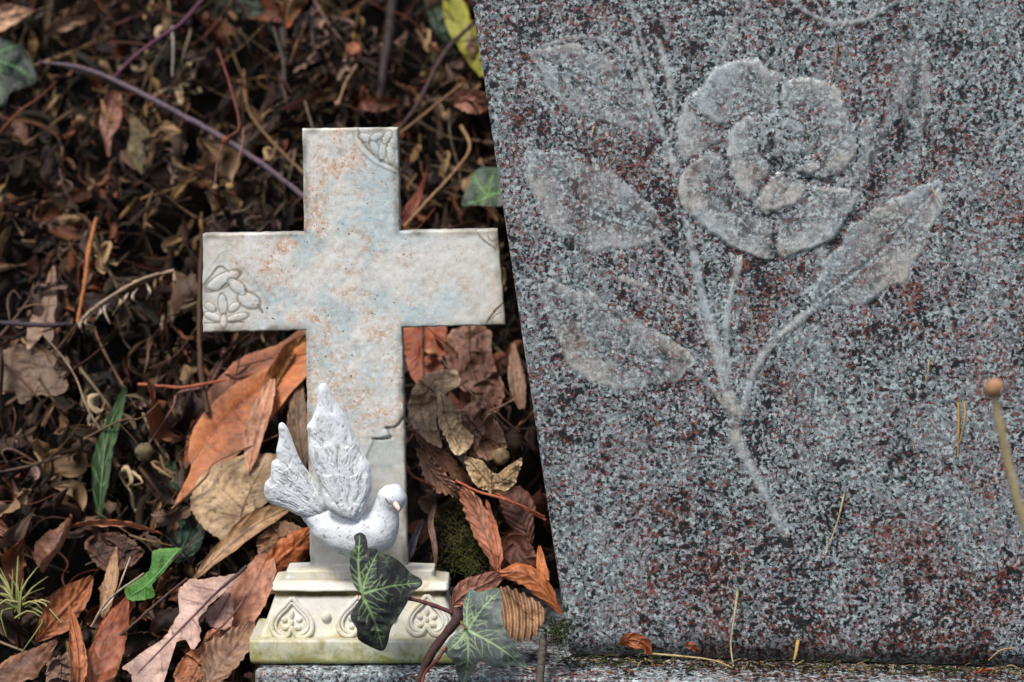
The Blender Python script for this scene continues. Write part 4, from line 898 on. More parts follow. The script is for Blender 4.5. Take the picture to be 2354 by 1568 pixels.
pleaf("dry_leaf", "brown wrinkled leaf centre between the khaki leaf and the seed balls", [(1056, 944), (1100, 924), (1138, 966), (1164, 1017), (1152, 1048), (1105, 1050), (1082, 1008), (1064, 975)], .084, .0065, 2.4, (146, 108, 88), (172, 134, 112), [[(1070, 950), (1140, 1035)]], (74, 50, 42), seed=13, spots=.6)
pleaf("dry_leaf", "khaki cupped leaf below the seed balls near the headstone", [(1068, 1050), (1112, 1062), (1130, 1082), (1168, 1078), (1200, 1046), (1192, 1090), (1176, 1118), (1150, 1134), (1112, 1124), (1080, 1090)], .092, .0058, 2.2, (174, 146, 108), (200, 174, 136), [[(1080, 1060), (1130, 1105), (1185, 1080)]], (100, 82, 54), seed=14, spots=.5, fold=.003)
pleaf("green_leaf", "small bright green twisted leaf in the litter left of the cross base", [(356, 1262), (416, 1259), (402, 1279), (378, 1312), (352, 1339), (358, 1366), (330, 1374), (298, 1376), (290, 1348), (333, 1320), (350, 1295)], .066, .0022, 1.6, (56, 98, 30), (80, 124, 44), [[(412, 1262), (352, 1330), (305, 1365)]], (90, 146, 76), seed=15, mat=FRESH, fold=.003, rough_edge=2)
pleaf("dry_leaf", "tan triangular leaf scrap above the dull brown maple leaf", [(66, 745), (90, 700), (112, 655), (124, 610), (130, 660), (128, 730), (118, 790), (100, 770), (80, 790), (64, 800)], .040, .0016, 2.2, (136, 106, 84), (152, 120, 94), [[(122, 620), (100, 780)]], (100, 76, 58), seed=16)
pleaf("dry_leaf", "ragged brown leaf scrap behind the bright orange leaf left of the base", [(590, 1240), (640, 1200), (680, 1205), (700, 1230), (660, 1260), (620, 1290), (600, 1275)], .050, .0024, 2.6, (128, 92, 62), (150, 112, 78), [[(600, 1270), (690, 1215)]], (80, 56, 40), seed=17, spots=.6)
pleaf("dry_leaf", "crumpled dark brown leaf in the lower left, right of the hollow rolled leaf", [(200, 1240), (250, 1225), (300, 1235), (330, 1270), (300, 1300), (250, 1310), (215, 1290)], .040, .0040, 2.4, (82, 54, 44), (116, 80, 62), [[(210, 1280), (320, 1250)]], (50, 34, 30), seed=18, spots=.4)
pleaf("dry_leaf", "crumpled orange brown leaf right of the pinkish tan leaf at the bottom", [(430, 1500), (460, 1485), (480, 1450), (505, 1448), (498, 1490), (480, 1530), (455, 1570), (420, 1590), (400, 1550)], .070, .0030, 2.6, (158, 96, 58), (180, 116, 74), [[(495, 1455), (430, 1580)]], (100, 60, 40), seed=19, spots=.5)
pleaf("dry_leaf", "ring shaped curled grey brown leaf at the bottom beside the rust leaves", [(110, 1530), (130, 1505), (165, 1502), (178, 1530), (172, 1570), (150, 1600), (115, 1595)], .070, .0040, 2.0, (126, 98, 82), (156, 126, 106), [[(140, 1505), (145, 1590)]], (60, 44, 38), seed=20, spots=.7, cupn=-.004)

# --- ivy leaves (lobed)
def ivy(name, label, outl, ctr, pet, veins, place, base, edge, veinc, bulge=.0, cupn=.004, seed=0, parent=None, vw=1.0, tip_drop=0):
    ol = closed(outl, 240); nr = 52; r = np.linspace(0, 1, nr)
    XX = ctr[0] + (ol[:, 0] - ctr[0])[None] * r[:, None]; YY = ctr[1] + (ol[:, 1] - ctr[1])[None] * r[:, None]
    size = np.max(np.hypot(ol[:, 0] - ctr[0], ol[:, 1] - ctr[1]))
    Hh = np.zeros(XX.shape); vein = np.zeros(XX.shape)
    for vn in veins:
        vt = catmull([pet, ((pet[0] + vn[0]) / 2 + (vn[1] - pet[1]) * .04, (pet[1] + vn[1]) / 2 - (vn[0] - pet[0]) * .04), vn], 10)
        d, t = segdist(XX, YY, vt); w = size * .024 * vw * (1.25 - t)
        p = sm(w * 1.5, w * .3, d); vein = np.maximum(vein, p)
        L_ = np.hypot(vn[0] - pet[0], vn[1] - pet[1])
        dx, dy = (vn[0] - pet[0]) / L_, (vn[1] - pet[1]) / L_
        nb = 7
        for k in range(1, nb):
            for sgn in (-1, 1):
                q0 = vt[int(k / nb * 9)]; ang = sgn * .85; l2 = L_ * .34 * (1.1 - k / nb)
                q1 = (q0[0] + l2 * .55 * (dx * math.cos(ang) - dy * math.sin(ang)), q0[1] + l2 * .55 * (dx * math.sin(ang) + dy * math.cos(ang)))
                a2 = ang * (.6 if k % 2 else 1.25); q2 = (q1[0] + l2 * .5 * (dx * math.cos(a2) - dy * math.sin(a2)), q1[1] + l2 * .5 * (dx * math.sin(a2) + dy * math.cos(a2)))
                d, t = segdist(XX, YY, [q0, q1, q2]); w = size * .011 * vw * (1.2 - .6 * t); vein = np.maximum(vein, .75 * sm(w * 1.5, w * .3, d))
    # net of tiny veins
    nn = np.abs(vnoise(np.stack([XX, YY], -1) / size * 11, seed + 1)); vein = np.maximum(vein, .28 * sm(.10, .0, nn))
    rho = np.hypot(XX - ctr[0], YY - ctr[1]) / size
    Hh = cupn * (rho ** 2) * 1.2 + cupn * .7 * vnoise(np.stack([XX, YY], -1) / size * 2.2, seed) + cupn * .12 * np.abs(vnoise(np.stack([XX, YY], -1) / size * 7, seed + 3)) + .06 * cupn * vein
    V = place(XX, YY, Hh)
    e = sm(.80, 1, r)[:, None, None] * .6 + 0 * XX[..., None]
    n2 = (.5 + .5 * vnoise(np.stack([XX, YY], -1) / size * 5, seed + 7))[..., None]
    C = L3(base) * (.75 + .5 * n2) * (1 - e) + L3(edge) * e
    C = C * (1 - vein[..., None]) + L3(veinc) * vein[..., None]
    o = link(name, mesh(name, V.reshape(-1, 3), gridF(nr, 240, True), C.reshape(-1, 3)), FRESH, parent)
    return o
def iz(x, y): return ((900 + x * .5098) / 3.75, (1950 + y * .5098) / 3.75)
def placer(y0, tx, ty, cx, cy, conv):
    def f(XX, YY, Hh):
        q = [conv(a, b) for a, b in zip(XX.ravel(), YY.ravel())]; q = np.array(q)
        yy = y0 + tx * (XX - cx) + ty * (YY - cy) + Hh
        u = (q[:, 0] - 512) * K; v = -(q[:, 1] - 341) * K; cp, sp = math.cos(PITCH), math.sin(PITCH)
        t = (yy.ravel() + D) / (cp + v * sp)
        return np.stack([u * t, -D + (cp + v * sp) * t, CZ + (v * cp - sp) * t], -1)
    return f
IV = thing("ivy_sprig", "dark stemmed ivy sprig with two veined leaves in front of the cross base", "ivy")
oA = [(880, 92), (918, 110), (936, 155), (942, 206), (1000, 208), (1022, 240), (1100, 258), (1190, 318), (1260, 392), (1330, 432), (1337, 480), (1262, 540), (1228, 612), (1165, 715), (1110, 800), (1088, 900), (1050, 962), (975, 940),
      (872, 880), (858, 800), (812, 712), (858, 620), (888, 572), (893, 540), (850, 500), (822, 430), (806, 330), (814, 240), (846, 180), (838, 120)]
a = ivy("ivy_leaf", "", oA, (965, 540), (893, 540), [(880, 110), (1325, 462), (1050, 945), (1010, 240)], placer(-.057, .00001, -.000012, 965, 540, iz), (54, 54, 55), (56, 62, 54), (128, 156, 106), seed=3, parent=IV, cupn=.008)
a['label'] = "dark green ivy leaf with pale veins over the dove breast"
oB = [(1700, 505), (1745, 530), (1810, 520), (1890, 500), (1922, 522), (1926, 610), (1925, 700), (1948, 795), (2010, 900), (2088, 1030), (2106, 1088), (1990, 1070), (1930, 1092), (1855, 1080), (1780, 1040), (1742, 1062), (1705, 1140),
      (1650, 1205), (1600, 1150), (1578, 1060), (1512, 980), (1522, 905), (1575, 840), (1640, 812), (1650, 770), (1640, 680), (1648, 600), (1668, 540)]
a = ivy("ivy_leaf", "", oB, (1745, 860), (1672, 806), [(1905, 520), (2098, 1082), (1650, 1190), (1530, 960), (1690, 530)], placer(-.060, -.00002, -.00001, 1745, 860, iz), (92, 98, 98), (100, 116, 100), (150, 174, 128), seed=5, parent=IV, cupn=.007)
a['label'] = "paler grey green ivy leaf in front of the kerb"
def ivt(pts, r, col, name="stem", seed=1):
    P = catmull([W(*iz(p[0], p[1]), p[2]) for p in pts], 40); u = .5098 / 3.75 * .0005
    R = np.interp(np.linspace(0, 1, 40), np.linspace(0, 1, len(r)), r) * u
    R = R * (1 + .2 * vnoise(np.column_stack([np.arange(40) * .6, np.full(40, seed)]), seed)); V, F = tubeVF(P, R, 10)
    C = L3(col) * (.7 + .6 * np.abs(vnoise(V * 500, seed)))[:, None]
    return link(name, mesh(name, V, F, C), WOOD, IV)
ivt([(900, 545, -.057), (1050, 560, -.046), (1250, 580, -.046), (1400, 620, -.047), (1560, 680, -.048)], [6, 9, 13, 15, 20], (96, 52, 50), "leaf_stalk", 2)
ivt([(1560, 660, -.044), (1600, 720, -.048), (1520, 830, -.050), (1420, 960, -.052), (1345, 1110, -.054), (1300, 1230, -.058), (1290, 1330, -.07), (1250, 1500, -.09)], [30, 44, 34, 30, 26, 24, 22, 20], (74, 50, 46), "stem", 3)
ivt([(1520, 935, -.055), (1440, 1040, -.058), (1360, 1130, -.058), (1335, 1230, -.062)], [10, 13, 12, 12], (110, 56, 46), "stem", 4)
ivt([(1672, 806, -.059), (1640, 770, -.053), (1600, 715, -.046)], [8, 9, 12], (120, 96, 70), "leaf_stalk", 5)

def wbplacer(off):
    def f(XX, YY, Hh):
        px, py = XX * Q, YY * Q; P = Wv(px, py, BA - off, BB); P[..., 1] += Hh; return P
    return f
I2 = ivy("ivy_leaf", "", [(-40, 90), (30, 98), (60, 120), (78, 165), (76, 190), (45, 205), (20, 215), (5, 245), (-30, 230), (-60, 170)], (10, 160), (-25, 130), [(72, 178), (40, 105), (5, 235), (-40, 200)], wbplacer(.055), (8, 18, 13), (12, 30, 18), (100, 140, 92), seed=8, vw=.8)
tag(I2, "very dark green ivy leaf with bright veins cut off by the left edge", "ivy leaf")
I3 = ivy("ivy_leaf", "", [(1100, 388), (1125, 385), (1155, 392), (1170, 430), (1160, 470), (1120, 474), (1088, 472), (1062, 474), (1064, 455), (1078, 425), (1085, 405)], (1115, 435), (1122, 452), [(1085, 395), (1070, 468), (1135, 395), (1160, 440)], wbplacer(.075), (66, 78, 66), (82, 98, 80), (116, 156, 92), seed=9, vw=1.3)
tag(I3, "small pale green ivy leaf half hidden by the headstone edge above the cross arm", "ivy leaf")

# --- stems and twigs
pst = thing("bramble_stem", "long purple grey stem slanting down to the cross from the upper left", "stem")
def sub(parent, name, pts, r, col, **kw):
    V, F, c = twig(name, None, pts, r, col, obj=False, **kw)
    C = c * (.8 + .35 * np.abs(vnoise(V * 400, 3)))[:, None]
    return link(name, mesh(name, V, F, C), WOOD, parent)
sub(pst, "stem", [(90, 142, .072), (180, 155, .078), (270, 188, .080), (400, 255, .082), (520, 322, .084), (620, 390, .084), (720, 470, .080)], [3, 7.5, 8.5, 9, 9, 8, 8], (100, 82, 92), n=60, knots=.08)
sub(pst, "side_shoot", [(262, 178, .080), (310, 130, .082), (370, 85, .084), (420, 50, .084), (480, -20, .082)], [4.5, 5.5, 6, 6, 6], (100, 52, 76), knots=.15)
sub(pst, "stalk", [(520, 320, .086), (550, 290, .09), (530, 200, .088), (500, 110, .084)], [6, 4, 3.5, 3], (110, 58, 42))
sub(pst, "stalk", [(515, 325, .088), (500, 370, .092), (494, 425, .092)], [2.5, 2, 2], (130, 84, 72))
sub(pst, "stalk", [(560, 295, .088), (555, 340, .094), (532, 420, .094)], [2, 2, 2], (150, 110, 96))
for x, y, r_ in ((495, 432, 9), (528, 430, 13), (518, 322, 12)):
    c = WB(x, y, .093); V, F = ballVF(c, r_ * SC_, 8, 10, (1, 1, .9)); V = V + vnoise(V * 700, 2)[:, None] * .0006
    link("seed_head", mesh("seed_head", V, F, np.broadcast_to(L3((150, 118, 78) if r_ != 12 else (130, 70, 52)), (len(V), 3))), WOOD, pst)
TW = [
 ("dark brown twig slanting from the headstone top down to the cross top", [(1092, 50, .05), (1040, 100, .055), (1000, 160, .055), (960, 240, .05), (900, 320, .04)], [6, 8, 7, 6, 6], (72, 52, 48)),
 ("knobbly tan twig from the cross top corner up toward the peach leaf", [(915, 310, .05), (960, 275, .055), (1010, 235, .058), (1060, 195, .052)], [4, 4, 4, 5], (136, 104, 70)),
 ("pale tan stem curving from cross arm up toward the headstone", [(930, 520, .05), (980, 465, .06), (1040, 400, .06), (1080, 340, .055), (1060, 290, .05)], [5, 5, 4, 4, 6], (160, 122, 88)),
 ("orange brown upright stalk left of the cross arm", [(178, 740, .05), (195, 650, .055), (205, 570, .055), (222, 500, .05)], [4, 6, 7, 4], (176, 108, 62)),
 ("olive stalk standing just left of the cross arm end", [(478, 950, .055), (462, 850, .06), (458, 720, .06), (462, 600, .06), (466, 540, .05)], [8, 8, 7, 6, 5], (74, 52, 30)),
 ("dark level twig entering at the left edge under the middle", [(-30, 740, .05), (50, 745, .055), (110, 748, .055), (165, 745, .05)], [6, 7, 7, 4], (66, 54, 62)),
 ("thin orange stalk lying level left of the large orange leaf", [(318, 883, .06), (380, 888, .066), (430, 890, .066), (520, 872, .06)], [4, 4, 5, 3], (176, 96, 66)),
 ("thin reddish stalk bending down to the round pod", [(470, 890, .055), (410, 905, .06), (395, 940, .06), (335, 1030, .055)], [4, 5, 3, 2.5], (130, 92, 84)),
 ("thick dark upright stem at the top between orange leaves", [(660, -30, .01), (650, 60, .02), (655, 150, .02), (640, 260, .01)], [12, 13, 12, 10], (54, 42, 38)),
 ("thick dark upright stem left of the headstone at the top", [(905, -30, .01), (895, 70, .02), (880, 170, .02), (870, 270, .01)], [16, 16, 14, 10], (52, 42, 40)),
 ("thin tan twig running down to the left cross edge from the upper litter", [(560, 160, .03), (570, 250, .04), (620, 320, .045), (700, 400, .045)], [4, 4, 4, 5], (122, 92, 60)),
 ("slender pale stalk with a cup end above the cross top", [(820, 150, .05), (795, 190, .055), (780, 232, .055)], [3, 3, 4], (160, 126, 92)),
 ("forked pale grey twiglet below the side shoot", [(640 * .98, 60, .05), (648, 130, .05), (655, 190, .05)], [3, 3, 2], (90, 80, 72)),
 ("fine white grass stalk above the left cross arm end", [(395, 60, .05), (398, 110, .055), (396, 175, .05)], [4, 4, 3], (150, 140, 132)),
 ("long thin red stalk crossing the gap to the headstone", [(1048, 1105, .09), (1100, 1130, .10), (1165, 1150, .10), (1255, 1195, .09)], [3, 3, 3.5, 3], (190, 104, 76)),
 ("second thin red stalk just under the long one in the gap", [(1140, 1135, .092), (1190, 1158, .10), (1252, 1188, .092)], [2.5, 2.5, 2.5], (160, 84, 62)),
 ("fine crossed straw in the gap right of the khaki leaf", [(1000, 800, .06), (1040, 860, .075), (1100, 920, .08), (1165, 985, .075)], [2, 2, 2, 2], (124, 98, 84)),
 ("pale straw pointing right over the brown leaf in the gap", [(1115, 950, .085), (1150, 935, .088), (1182, 918, .085)], [3, 3, 2.5], (176, 136, 112)),
 ("straw slanting down toward the seed balls in the gap", [(1130, 930, .084), (1160, 965, .086), (1195, 992, .082)], [2, 2, 2], (150, 104, 88)),
 ("short red twig with knobs touching the right side of the cross shaft", [(912, 1060, .10), (935, 1075, .104), (950, 1095, .104), (1000, 1120, .09)], [5, 4, 3.5, 3], (130, 66, 44)),
 ("tan broken stick across the leaves at lower centre left", [(465, 1480, .07), (520, 1430, .08), (560, 1380, .08)], [2.5, 2.5, 2], (120, 84, 66)),
 ("thin brown stick across the lower left litter", [(230, 1500, .07), (300, 1440, .078), (380, 1370, .08), (430, 1330, .07)], [3, 3.5, 3, 3], (92, 66, 56)),
 ("white edged straw lying on the reddish folded leaf at bottom left", [(345 * .98 * .98, 1318, .09), (250, 1378, .092), (210, 1440, .084)], [2.5, 3, 2.5], (170, 150, 130)),
 ("curved tan grass stalk beside the dove tail", [(395, 1170, .055), (470, 1100, .065), (500, 1060, .065), (640, 1000, .055)], [3, 3, 2, 2], (140, 100, 72)),
 ("grey rotten stub standing on the kerb below the headstone corner", [(1240, 1590, .124), (1242, 1540, .12), (1246, 1500, .118), (1250, 1460, .11)], [10, 9, 10, 8], (84, 76, 70)),
]
for i, (lb, pts, r, c) in enumerate(TW): twig("dry_twig", lb, pts, r, c, "twig", seed=i + 3)
# the pale crumbling stem (grey white) left of the arm
cs = thing("fern_stalk", "pale crumbling stalk with shrivelled leaflets pointing up right, left of the cross arm", "stalk")
sub(cs, "stem", [(180, 745, .07), (215, 710, .076), (270, 672, .08), (330, 640, .08), (400, 622, .076)], [5, 6, 5, 5, 4], (170, 146, 122), knots=.5)
for k in range(11):
    t = k / 10; x, y = 190 + 210 * t, 738 - 118 * t ** .9
    pts = [WB(x, y, .078), WB(x + random.uniform(-18, 18), y + random.uniform(8, 26), .084), WB(x + random.uniform(-24, 14), y + random.uniform(26, 48), .078)]
    V, F, C = ribleaf(pts, np.array([1, 4, 4, 1]) * SC_, np.array([1, 4, 4, 1]) * SC_, random.choice([(180, 156, 132), (150, 110, 84), (196, 180, 160)]), cup=1.1, nU=14, nV=7, seed=k)
    link("leaflet", mesh("leaflet", V, F, C), LEAF, cs)
# seed pods and balls
def pod(name, label, x, y, off, r, col, sc=(1, 1, 1), cat="seed"):
    c = WB(x, y, off); V, F = ballVF(c, r * SC_, 14, 18, sc); V = V + unit(V - c) * (vnoise(V * 450, int(x)) * r * SC_ * .18)[:, None]
    C = L3(col) * (.75 + .5 * np.abs(vnoise(V * 300, 5)))[:, None]
    o = link(name, mesh(name, V, F, C), WOOD); tag(o, label, cat); return o
pod("seed_pod", "grey green round pod hanging on a thin reddish stalk", 332, 1038, .06, 23, (120, 108, 80))
pod("seed_pod", "light tan seed ball in the gap beside the khaki cupped leaf", 1150, 1048, .088, 21, (158, 136, 100))
pod("seed_pod", "dark brown seed ball behind the light tan one near the headstone", 1180, 1012, .078, 24, (96, 76, 56))
pod("seed_pod", "dim brown round pod in the far left litter", 190 / 1.0, 605 / 1.0, .0, 20, (70, 58, 40))
# three seed/cup ends
pod("seed_pod", "tiny cup shaped pod at the end of the slender stalk above the cross top", 776, 238, .056, 9, (190, 150, 120))

# moss cushions / grass tufts (uncountable)
def tuft(name, label, x, y, off, n, ln, r, cols, spread, kind='stuff', seed=0, up=0.2):
    g = np.random.default_rng(seed); parts = []
    for i in range(n):
        a = g.uniform(0, 2 * np.pi); rr = spread * math.sqrt(g.uniform(0, 1)) * (1 + .5 * math.sin(a * 3 + x) + .3 * math.sin(a * 7 + y)); x0, y0 = x + rr * math.cos(a), y + rr * 1.2 * math.sin(a)
        th = g.normal(0, 1.1); l = ln * g.uniform(.5, 1.1)
        P = [WB(x0, y0, off + g.uniform(-.004, .004)), WB(x0 + l * .5 * math.sin(th), y0 - l * .5 * math.cos(th), off + .006), WB(x0 + l * math.sin(th * 1.5), y0 - l * math.cos(th * 1.5), off + .008 * g.uniform(-1, 1))]
        V, F = tubeVF(catmull(P, 6), np.array([1, 1, .9, .8, .6, .3]) * r * SC_, 4, False); parts.append((V, F, L3(cols[i % len(cols)])))
    V, F, C = joinVF(parts); o = link(name, mesh(name, V, F, C), FRESH); tag(o, label, "moss" if 'moss' in name else "grass", kind=kind); return o
tuft("moss", "olive green moss clump between the cross base and the ribbed leaf", 1050, 1250, .056, 620, 20, 1.2, [(70, 68, 28), (50, 48, 22), (94, 88, 42), (36, 34, 20)], 52, seed=1)
tuft("moss", "moss rim on the soil in the gap below the red stalks", 1085, 1300, .062, 350, 16, 1.2, [(74, 78, 30), (54, 58, 26)], 34, seed=2)
tuft("grass_tuft", "pale yellow green grass wisp at the lower left edge", 40, 1400, .064, 26, 120, 3, [(140, 138, 84), (120, 124, 72), (156, 148, 96)], 16, seed=3)
tuft("moss", "green moss at the foot of the headstone side", 1285, 1455, .112, 160, 18, 1.4, [(50, 66, 30), (36, 46, 24), (70, 66, 40)], 24, seed=4)

# --- things lying on the stone and kerb
def sw(x, y, o): 
    return W(x * Q, y * Q, SA - o, SB, SC)
def stw(name, label, pts, r, col, cat, group=None):
    P = catmull([sw(*p) for p in pts], 20); V, F = tubeVF(P, np.linspace(1, .5, 20) * r * SC_, 6)
    C = np.broadcast_to(L3(col), (len(V), 3)); o = link(name, mesh(name, V, F, C), WOOD); tag(o, label, cat, group)
stw("pine_needle", "longest dry pine needle stuck low on the headstone right of the carved stem", [(1942, 1130, .001), (1925, 1200, .002), (1898, 1272, .001)], 2.6, (190, 176, 130), "pine needle")
stw("pine_needle", "golden pine needle left one of the close pair near the blurred twig", [(2203, 920, .001), (2204, 980, .002), (2202, 1050, .001)], 3, (196, 150, 84), "pine needle")
stw("pine_needle", "golden pine needle right one of the close pair near the blurred twig", [(2216, 918, .001), (2218, 960, .002), (2206, 1018, .001)], 2.6, (196, 160, 92), "pine needle")
stw("pine_needle", "short pale needle above and left of the close pair", [(2135, 825, .001), (2134, 850, .002), (2128, 880, .001)], 2.4, (180, 160, 110), "pine needle")
stw("pine_needle", "white straw at the tip of the carved right leaf", [(2140, 428, .003), (2155, 455, .004), (2168, 478, .003)], 2.6, (200, 180, 140), "pine needle")
stw("pine_needle", "rusty needle right of the carved rose top", [(1926, 100, .001), (1920, 150, .0015), (1908, 200, .001)], 2, (150, 104, 60), "pine needle")
stw("pine_needle", "tiny pale needle under the carved upper left leaf", [(1366, 288, .001), (1360, 315, .001)], 3, (200, 180, 130), "pine needle")
stw("grass_stalk", "long bleached grass stalk standing against the headstone foot", [(1697, 1350, .004), (1688, 1420, .006), (1680, 1480, .006), (1686, 1532, .008)], 3.4, (190, 176, 140), "grass stalk")
stw("grass_stalk", "short straw leaning on the right lower edge of the headstone", [(2330, 1490, .004), (2300, 1495, .006), (2272, 1518, .006)], 2.4, (170, 136, 90), "grass stalk")
stw("grass_stalk", "stubby yellow straw upright at the headstone foot right of the stalk", [(1835, 1470, .003), (1830, 1500, .005), (1824, 1522, .006)], 5, (196, 160, 96), "grass stalk")
stw("grass_stalk", "curved thin rootlet on the kerb below the small orange leaf", [(1480, 1502, .004), (1560, 1508, .010), (1640, 1518, .012), (1690, 1538, .014)], 3.0, (176, 158, 110), "rootlet")
def stleaf(label, pts, wl, wr, col, seed, **kw):
    P = [sw(*p) for p in pts]; V, F, C = ribleaf(P, np.array(wl) * SC_, np.array(wr) * SC_, col, None, None, seed=seed, **kw)
    tag(link("leaf_fragment", mesh("leaf_fragment", V, F, C), LEAF), label, "leaf")
stleaf("small orange leaf piece at the headstone foot near its left corner", [(1425, 1482, .005), (1450, 1470, .009), (1480, 1480, .009), (1492, 1505, .007)], [3, 16, 18, 10, 5], [3, 16, 16, 14, 5], (172, 96, 56), 71, cup=.6, nveins=4)
stleaf("tiny dull orange leaf crumb right of the small orange leaf piece", [(1575, 1482, .005), (1590, 1484, .008), (1608, 1500, .006)], [3, 9, 8, 3], [3, 8, 8, 3], (150, 88, 60), 72, cup=.6, nveins=3)
stleaf("orange leaf crumb under the right lower edge of the headstone", [(2240, 1548, .012), (2260, 1540, .013), (2282, 1540, .012)], [2, 5, 5, 2], [2, 5, 5, 2], (190, 110, 66), 73, cup=.6, nveins=3)
# crumbs, rootlets and moss in the joint between stone and kerb
def joint():
    g = np.random.default_rng(11); parts = []
    for i in range(420):
        x = g.uniform(1290, 2380); y0 = 1512 + (x - 1310) * .0275 + g.uniform(-6, 16)
        P0 = sw(x, y0, g.uniform(.002, .012)); l = g.uniform(.002, .009); d = unit(np.array([g.normal(0, 1), -.3 + g.normal(0, .3), g.normal(0, .35)]))
        P = catmull([P0, P0 + d * l * .5 + np.array([0, 0, .0008]), P0 + d * l], 5)
        V, F = tubeVF(P, g.uniform(.00015, .0005), 4, False)
        parts.append((V, F, L3(random.choice([(60, 50, 40), (40, 50, 26), (96, 82, 60), (30, 26, 22), (150, 130, 96), (70, 80, 40)]))))
    for i in range(260):
        x = g.uniform(1060, 2380); P0 = W(x * Q, (1528 + (x - 1310) * .0275) * Q, -.03, 0, SC); P0[2] = .0008
        V, F = ballVF(P0 + np.array([0, g.uniform(-.014, .012), 0]), g.uniform(.0003, .0012), 4, 6, (1.3, 1, .6)); parts.append((V, F, L3(random.choice([(60, 44, 34), (90, 66, 48), (36, 30, 26), (120, 70, 40)]))))
    V, F, C = joinVF(parts); tag(link("debris", mesh("debris", V, F, C), LITT), "dark crumbs, rootlets and moss in the joint under the headstone", "debris", kind='stuff')
joint()
# blurred budded twig in front of the stone at the right
bt = thing("budded_twig", "blurred straw coloured twig with an orange bud close to the camera at the right edge", "twig")
V, F = tubeVF(catmull([WY(2284, 900, -.24), WY(2310, 1030, -.235), WY(2345, 1170, -.23), (WY(2420, 1420, -.22)), WY(2470, 1640, -.20)], 30), np.interp(np.linspace(0, 1, 30), [0, .1, 1], [8, 10, 12]) * SC_ * .73, 10)
link("stem", mesh("stem", V, F, np.broadcast_to(L3((210, 190, 146)), (len(V), 3))), WOOD, bt)
c = WY(2284, 893, -.24); V, F = ballVF(c, 21 * SC_ * .73, 16, 20, (1, 1, 1.12)); V = c + (V - c) * (1 + .22 * vnoise(V * 260, 3))[:, None]
link("bud", mesh("bud", V, F, L3((190, 142, 104)) * (.75 + .5 * np.abs(vnoise(V * 500, 4)))[:, None]), WOOD, bt)

# ------------------------------------------------------------------ scattered dry leaves: each its own object
zones = [  # x0,x1,y0,y1 (survey), label tail
    (-60, 680, -60, 330, "in the litter above the cross, left part"), (680, 1100, -60, 300, "in the litter above the cross, right part"),
    (-60, 460, 330, 760, "in the litter left of the cross arm"), (460, 690, 300, 530, "in the corner between upper shaft and left arm"),
    (920, 1150, 300, 530, "in the corner between upper shaft and headstone"), (-60, 470, 760, 1180, "in the dark litter below the left arm"),
    (-60, 620, 1180, 1600, "among the leaves at the lower left"), (930, 1260, 750, 1500, "in the gap between cross and headstone")]
kinds = [("small rolled dark brown leaf", (50, 34, 27), (80, 56, 42)), ("small curled tan leaf", (140, 110, 78), (182, 150, 110)), ("small crumpled rust leaf", (100, 54, 34), (136, 82, 52)), ("small shrivelled grey brown leaf", (84, 64, 52), (130, 104, 84))]
temps = {}
for ki, (kn, cb, ce) in enumerate(kinds):
    for s_ in range(4):
        g = np.random.default_rng(100 + ki * 10 + s_); L_ = 1.0
        rib = [(0, 0, 0), (g.uniform(-.15, .15), g.uniform(-.2, .1), .33), (g.uniform(-.2, .2), g.uniform(-.25, .1), .66), (g.uniform(-.3, .3), g.uniform(-.2, .4), 1)]
        w = g.uniform(.16, .34); V, F, C = ribleaf(rib, np.array([.02, w, w * 1.1, w * .7, .02]), np.array([.02, w, w * .9, w * .8, .02]), cb, ce, None, cup=g.uniform(.5, 1.9) * random.choice((-1, 1)),
             roll=g.uniform(-40, 40), wave=g.uniform(.3, .8), nveins=7, serr=random.choice((0, .3)), lobes=random.choice((0, 0, .3)), vh=.02, nU=30, nV=13, seed=int(g.integers(1, 99)), edgecurl=g.uniform(-.4, .4), twist=g.uniform(-60, 60))
        temps[ki, s_] = mesh("dry_leaf_small", V, F, C)
        temps[ki, s_].materials.append(LEAF); temps[ki, s_].polygons.foreach_set("use_smooth", [True] * len(temps[ki, s_].polygons))
g = np.random.default_rng(55)
counts = [46, 30, 46, 12, 10, 46, 56, 34]
for zi, (x0, x1, y0, y1, tail) in enumerate(zones):
    for k in range(counts[zi]):
        ki = int(g.choice(4, p=[.34, .22, .16, .28] if zi < 6 else [.25, .2, .35, .2])); s_ = int(g.integers(0, 4))
        x, y = g.uniform(x0, x1), g.uniform(y0, y1); off = g.uniform(-.018, .032 if zi < 6 else .04)
        o = bpy.data.objects.new("dry_leaf", temps[ki, s_]); COL.objects.link(o)
        P = WB(x, y, off)
        o.location = P; sz = g.uniform(.010, .024) * (1.25 if zi >= 6 else 1)
        if zi < 6:
            sz *= 1.35; o.scale = (sz, sz, sz * g.uniform(1, 1.7)); o.rotation_euler = (g.uniform(-.6, .6), (math.pi if g.uniform() < .7 else 0) + g.normal(0, .7), g.uniform(-1.4, 1.4))
        else:
            o.scale = (sz, sz, sz * g.uniform(1, 1.5)); o.rotation_euler = (g.uniform(-.9, .9), g.uniform(0, 6.28), g.uniform(-1.2, 1.2))
        tag(o, f"{kinds[ki][0]} {tail}", "leaf", f"{kinds[ki][0].replace(' leaf', ' leaves')} {tail}")

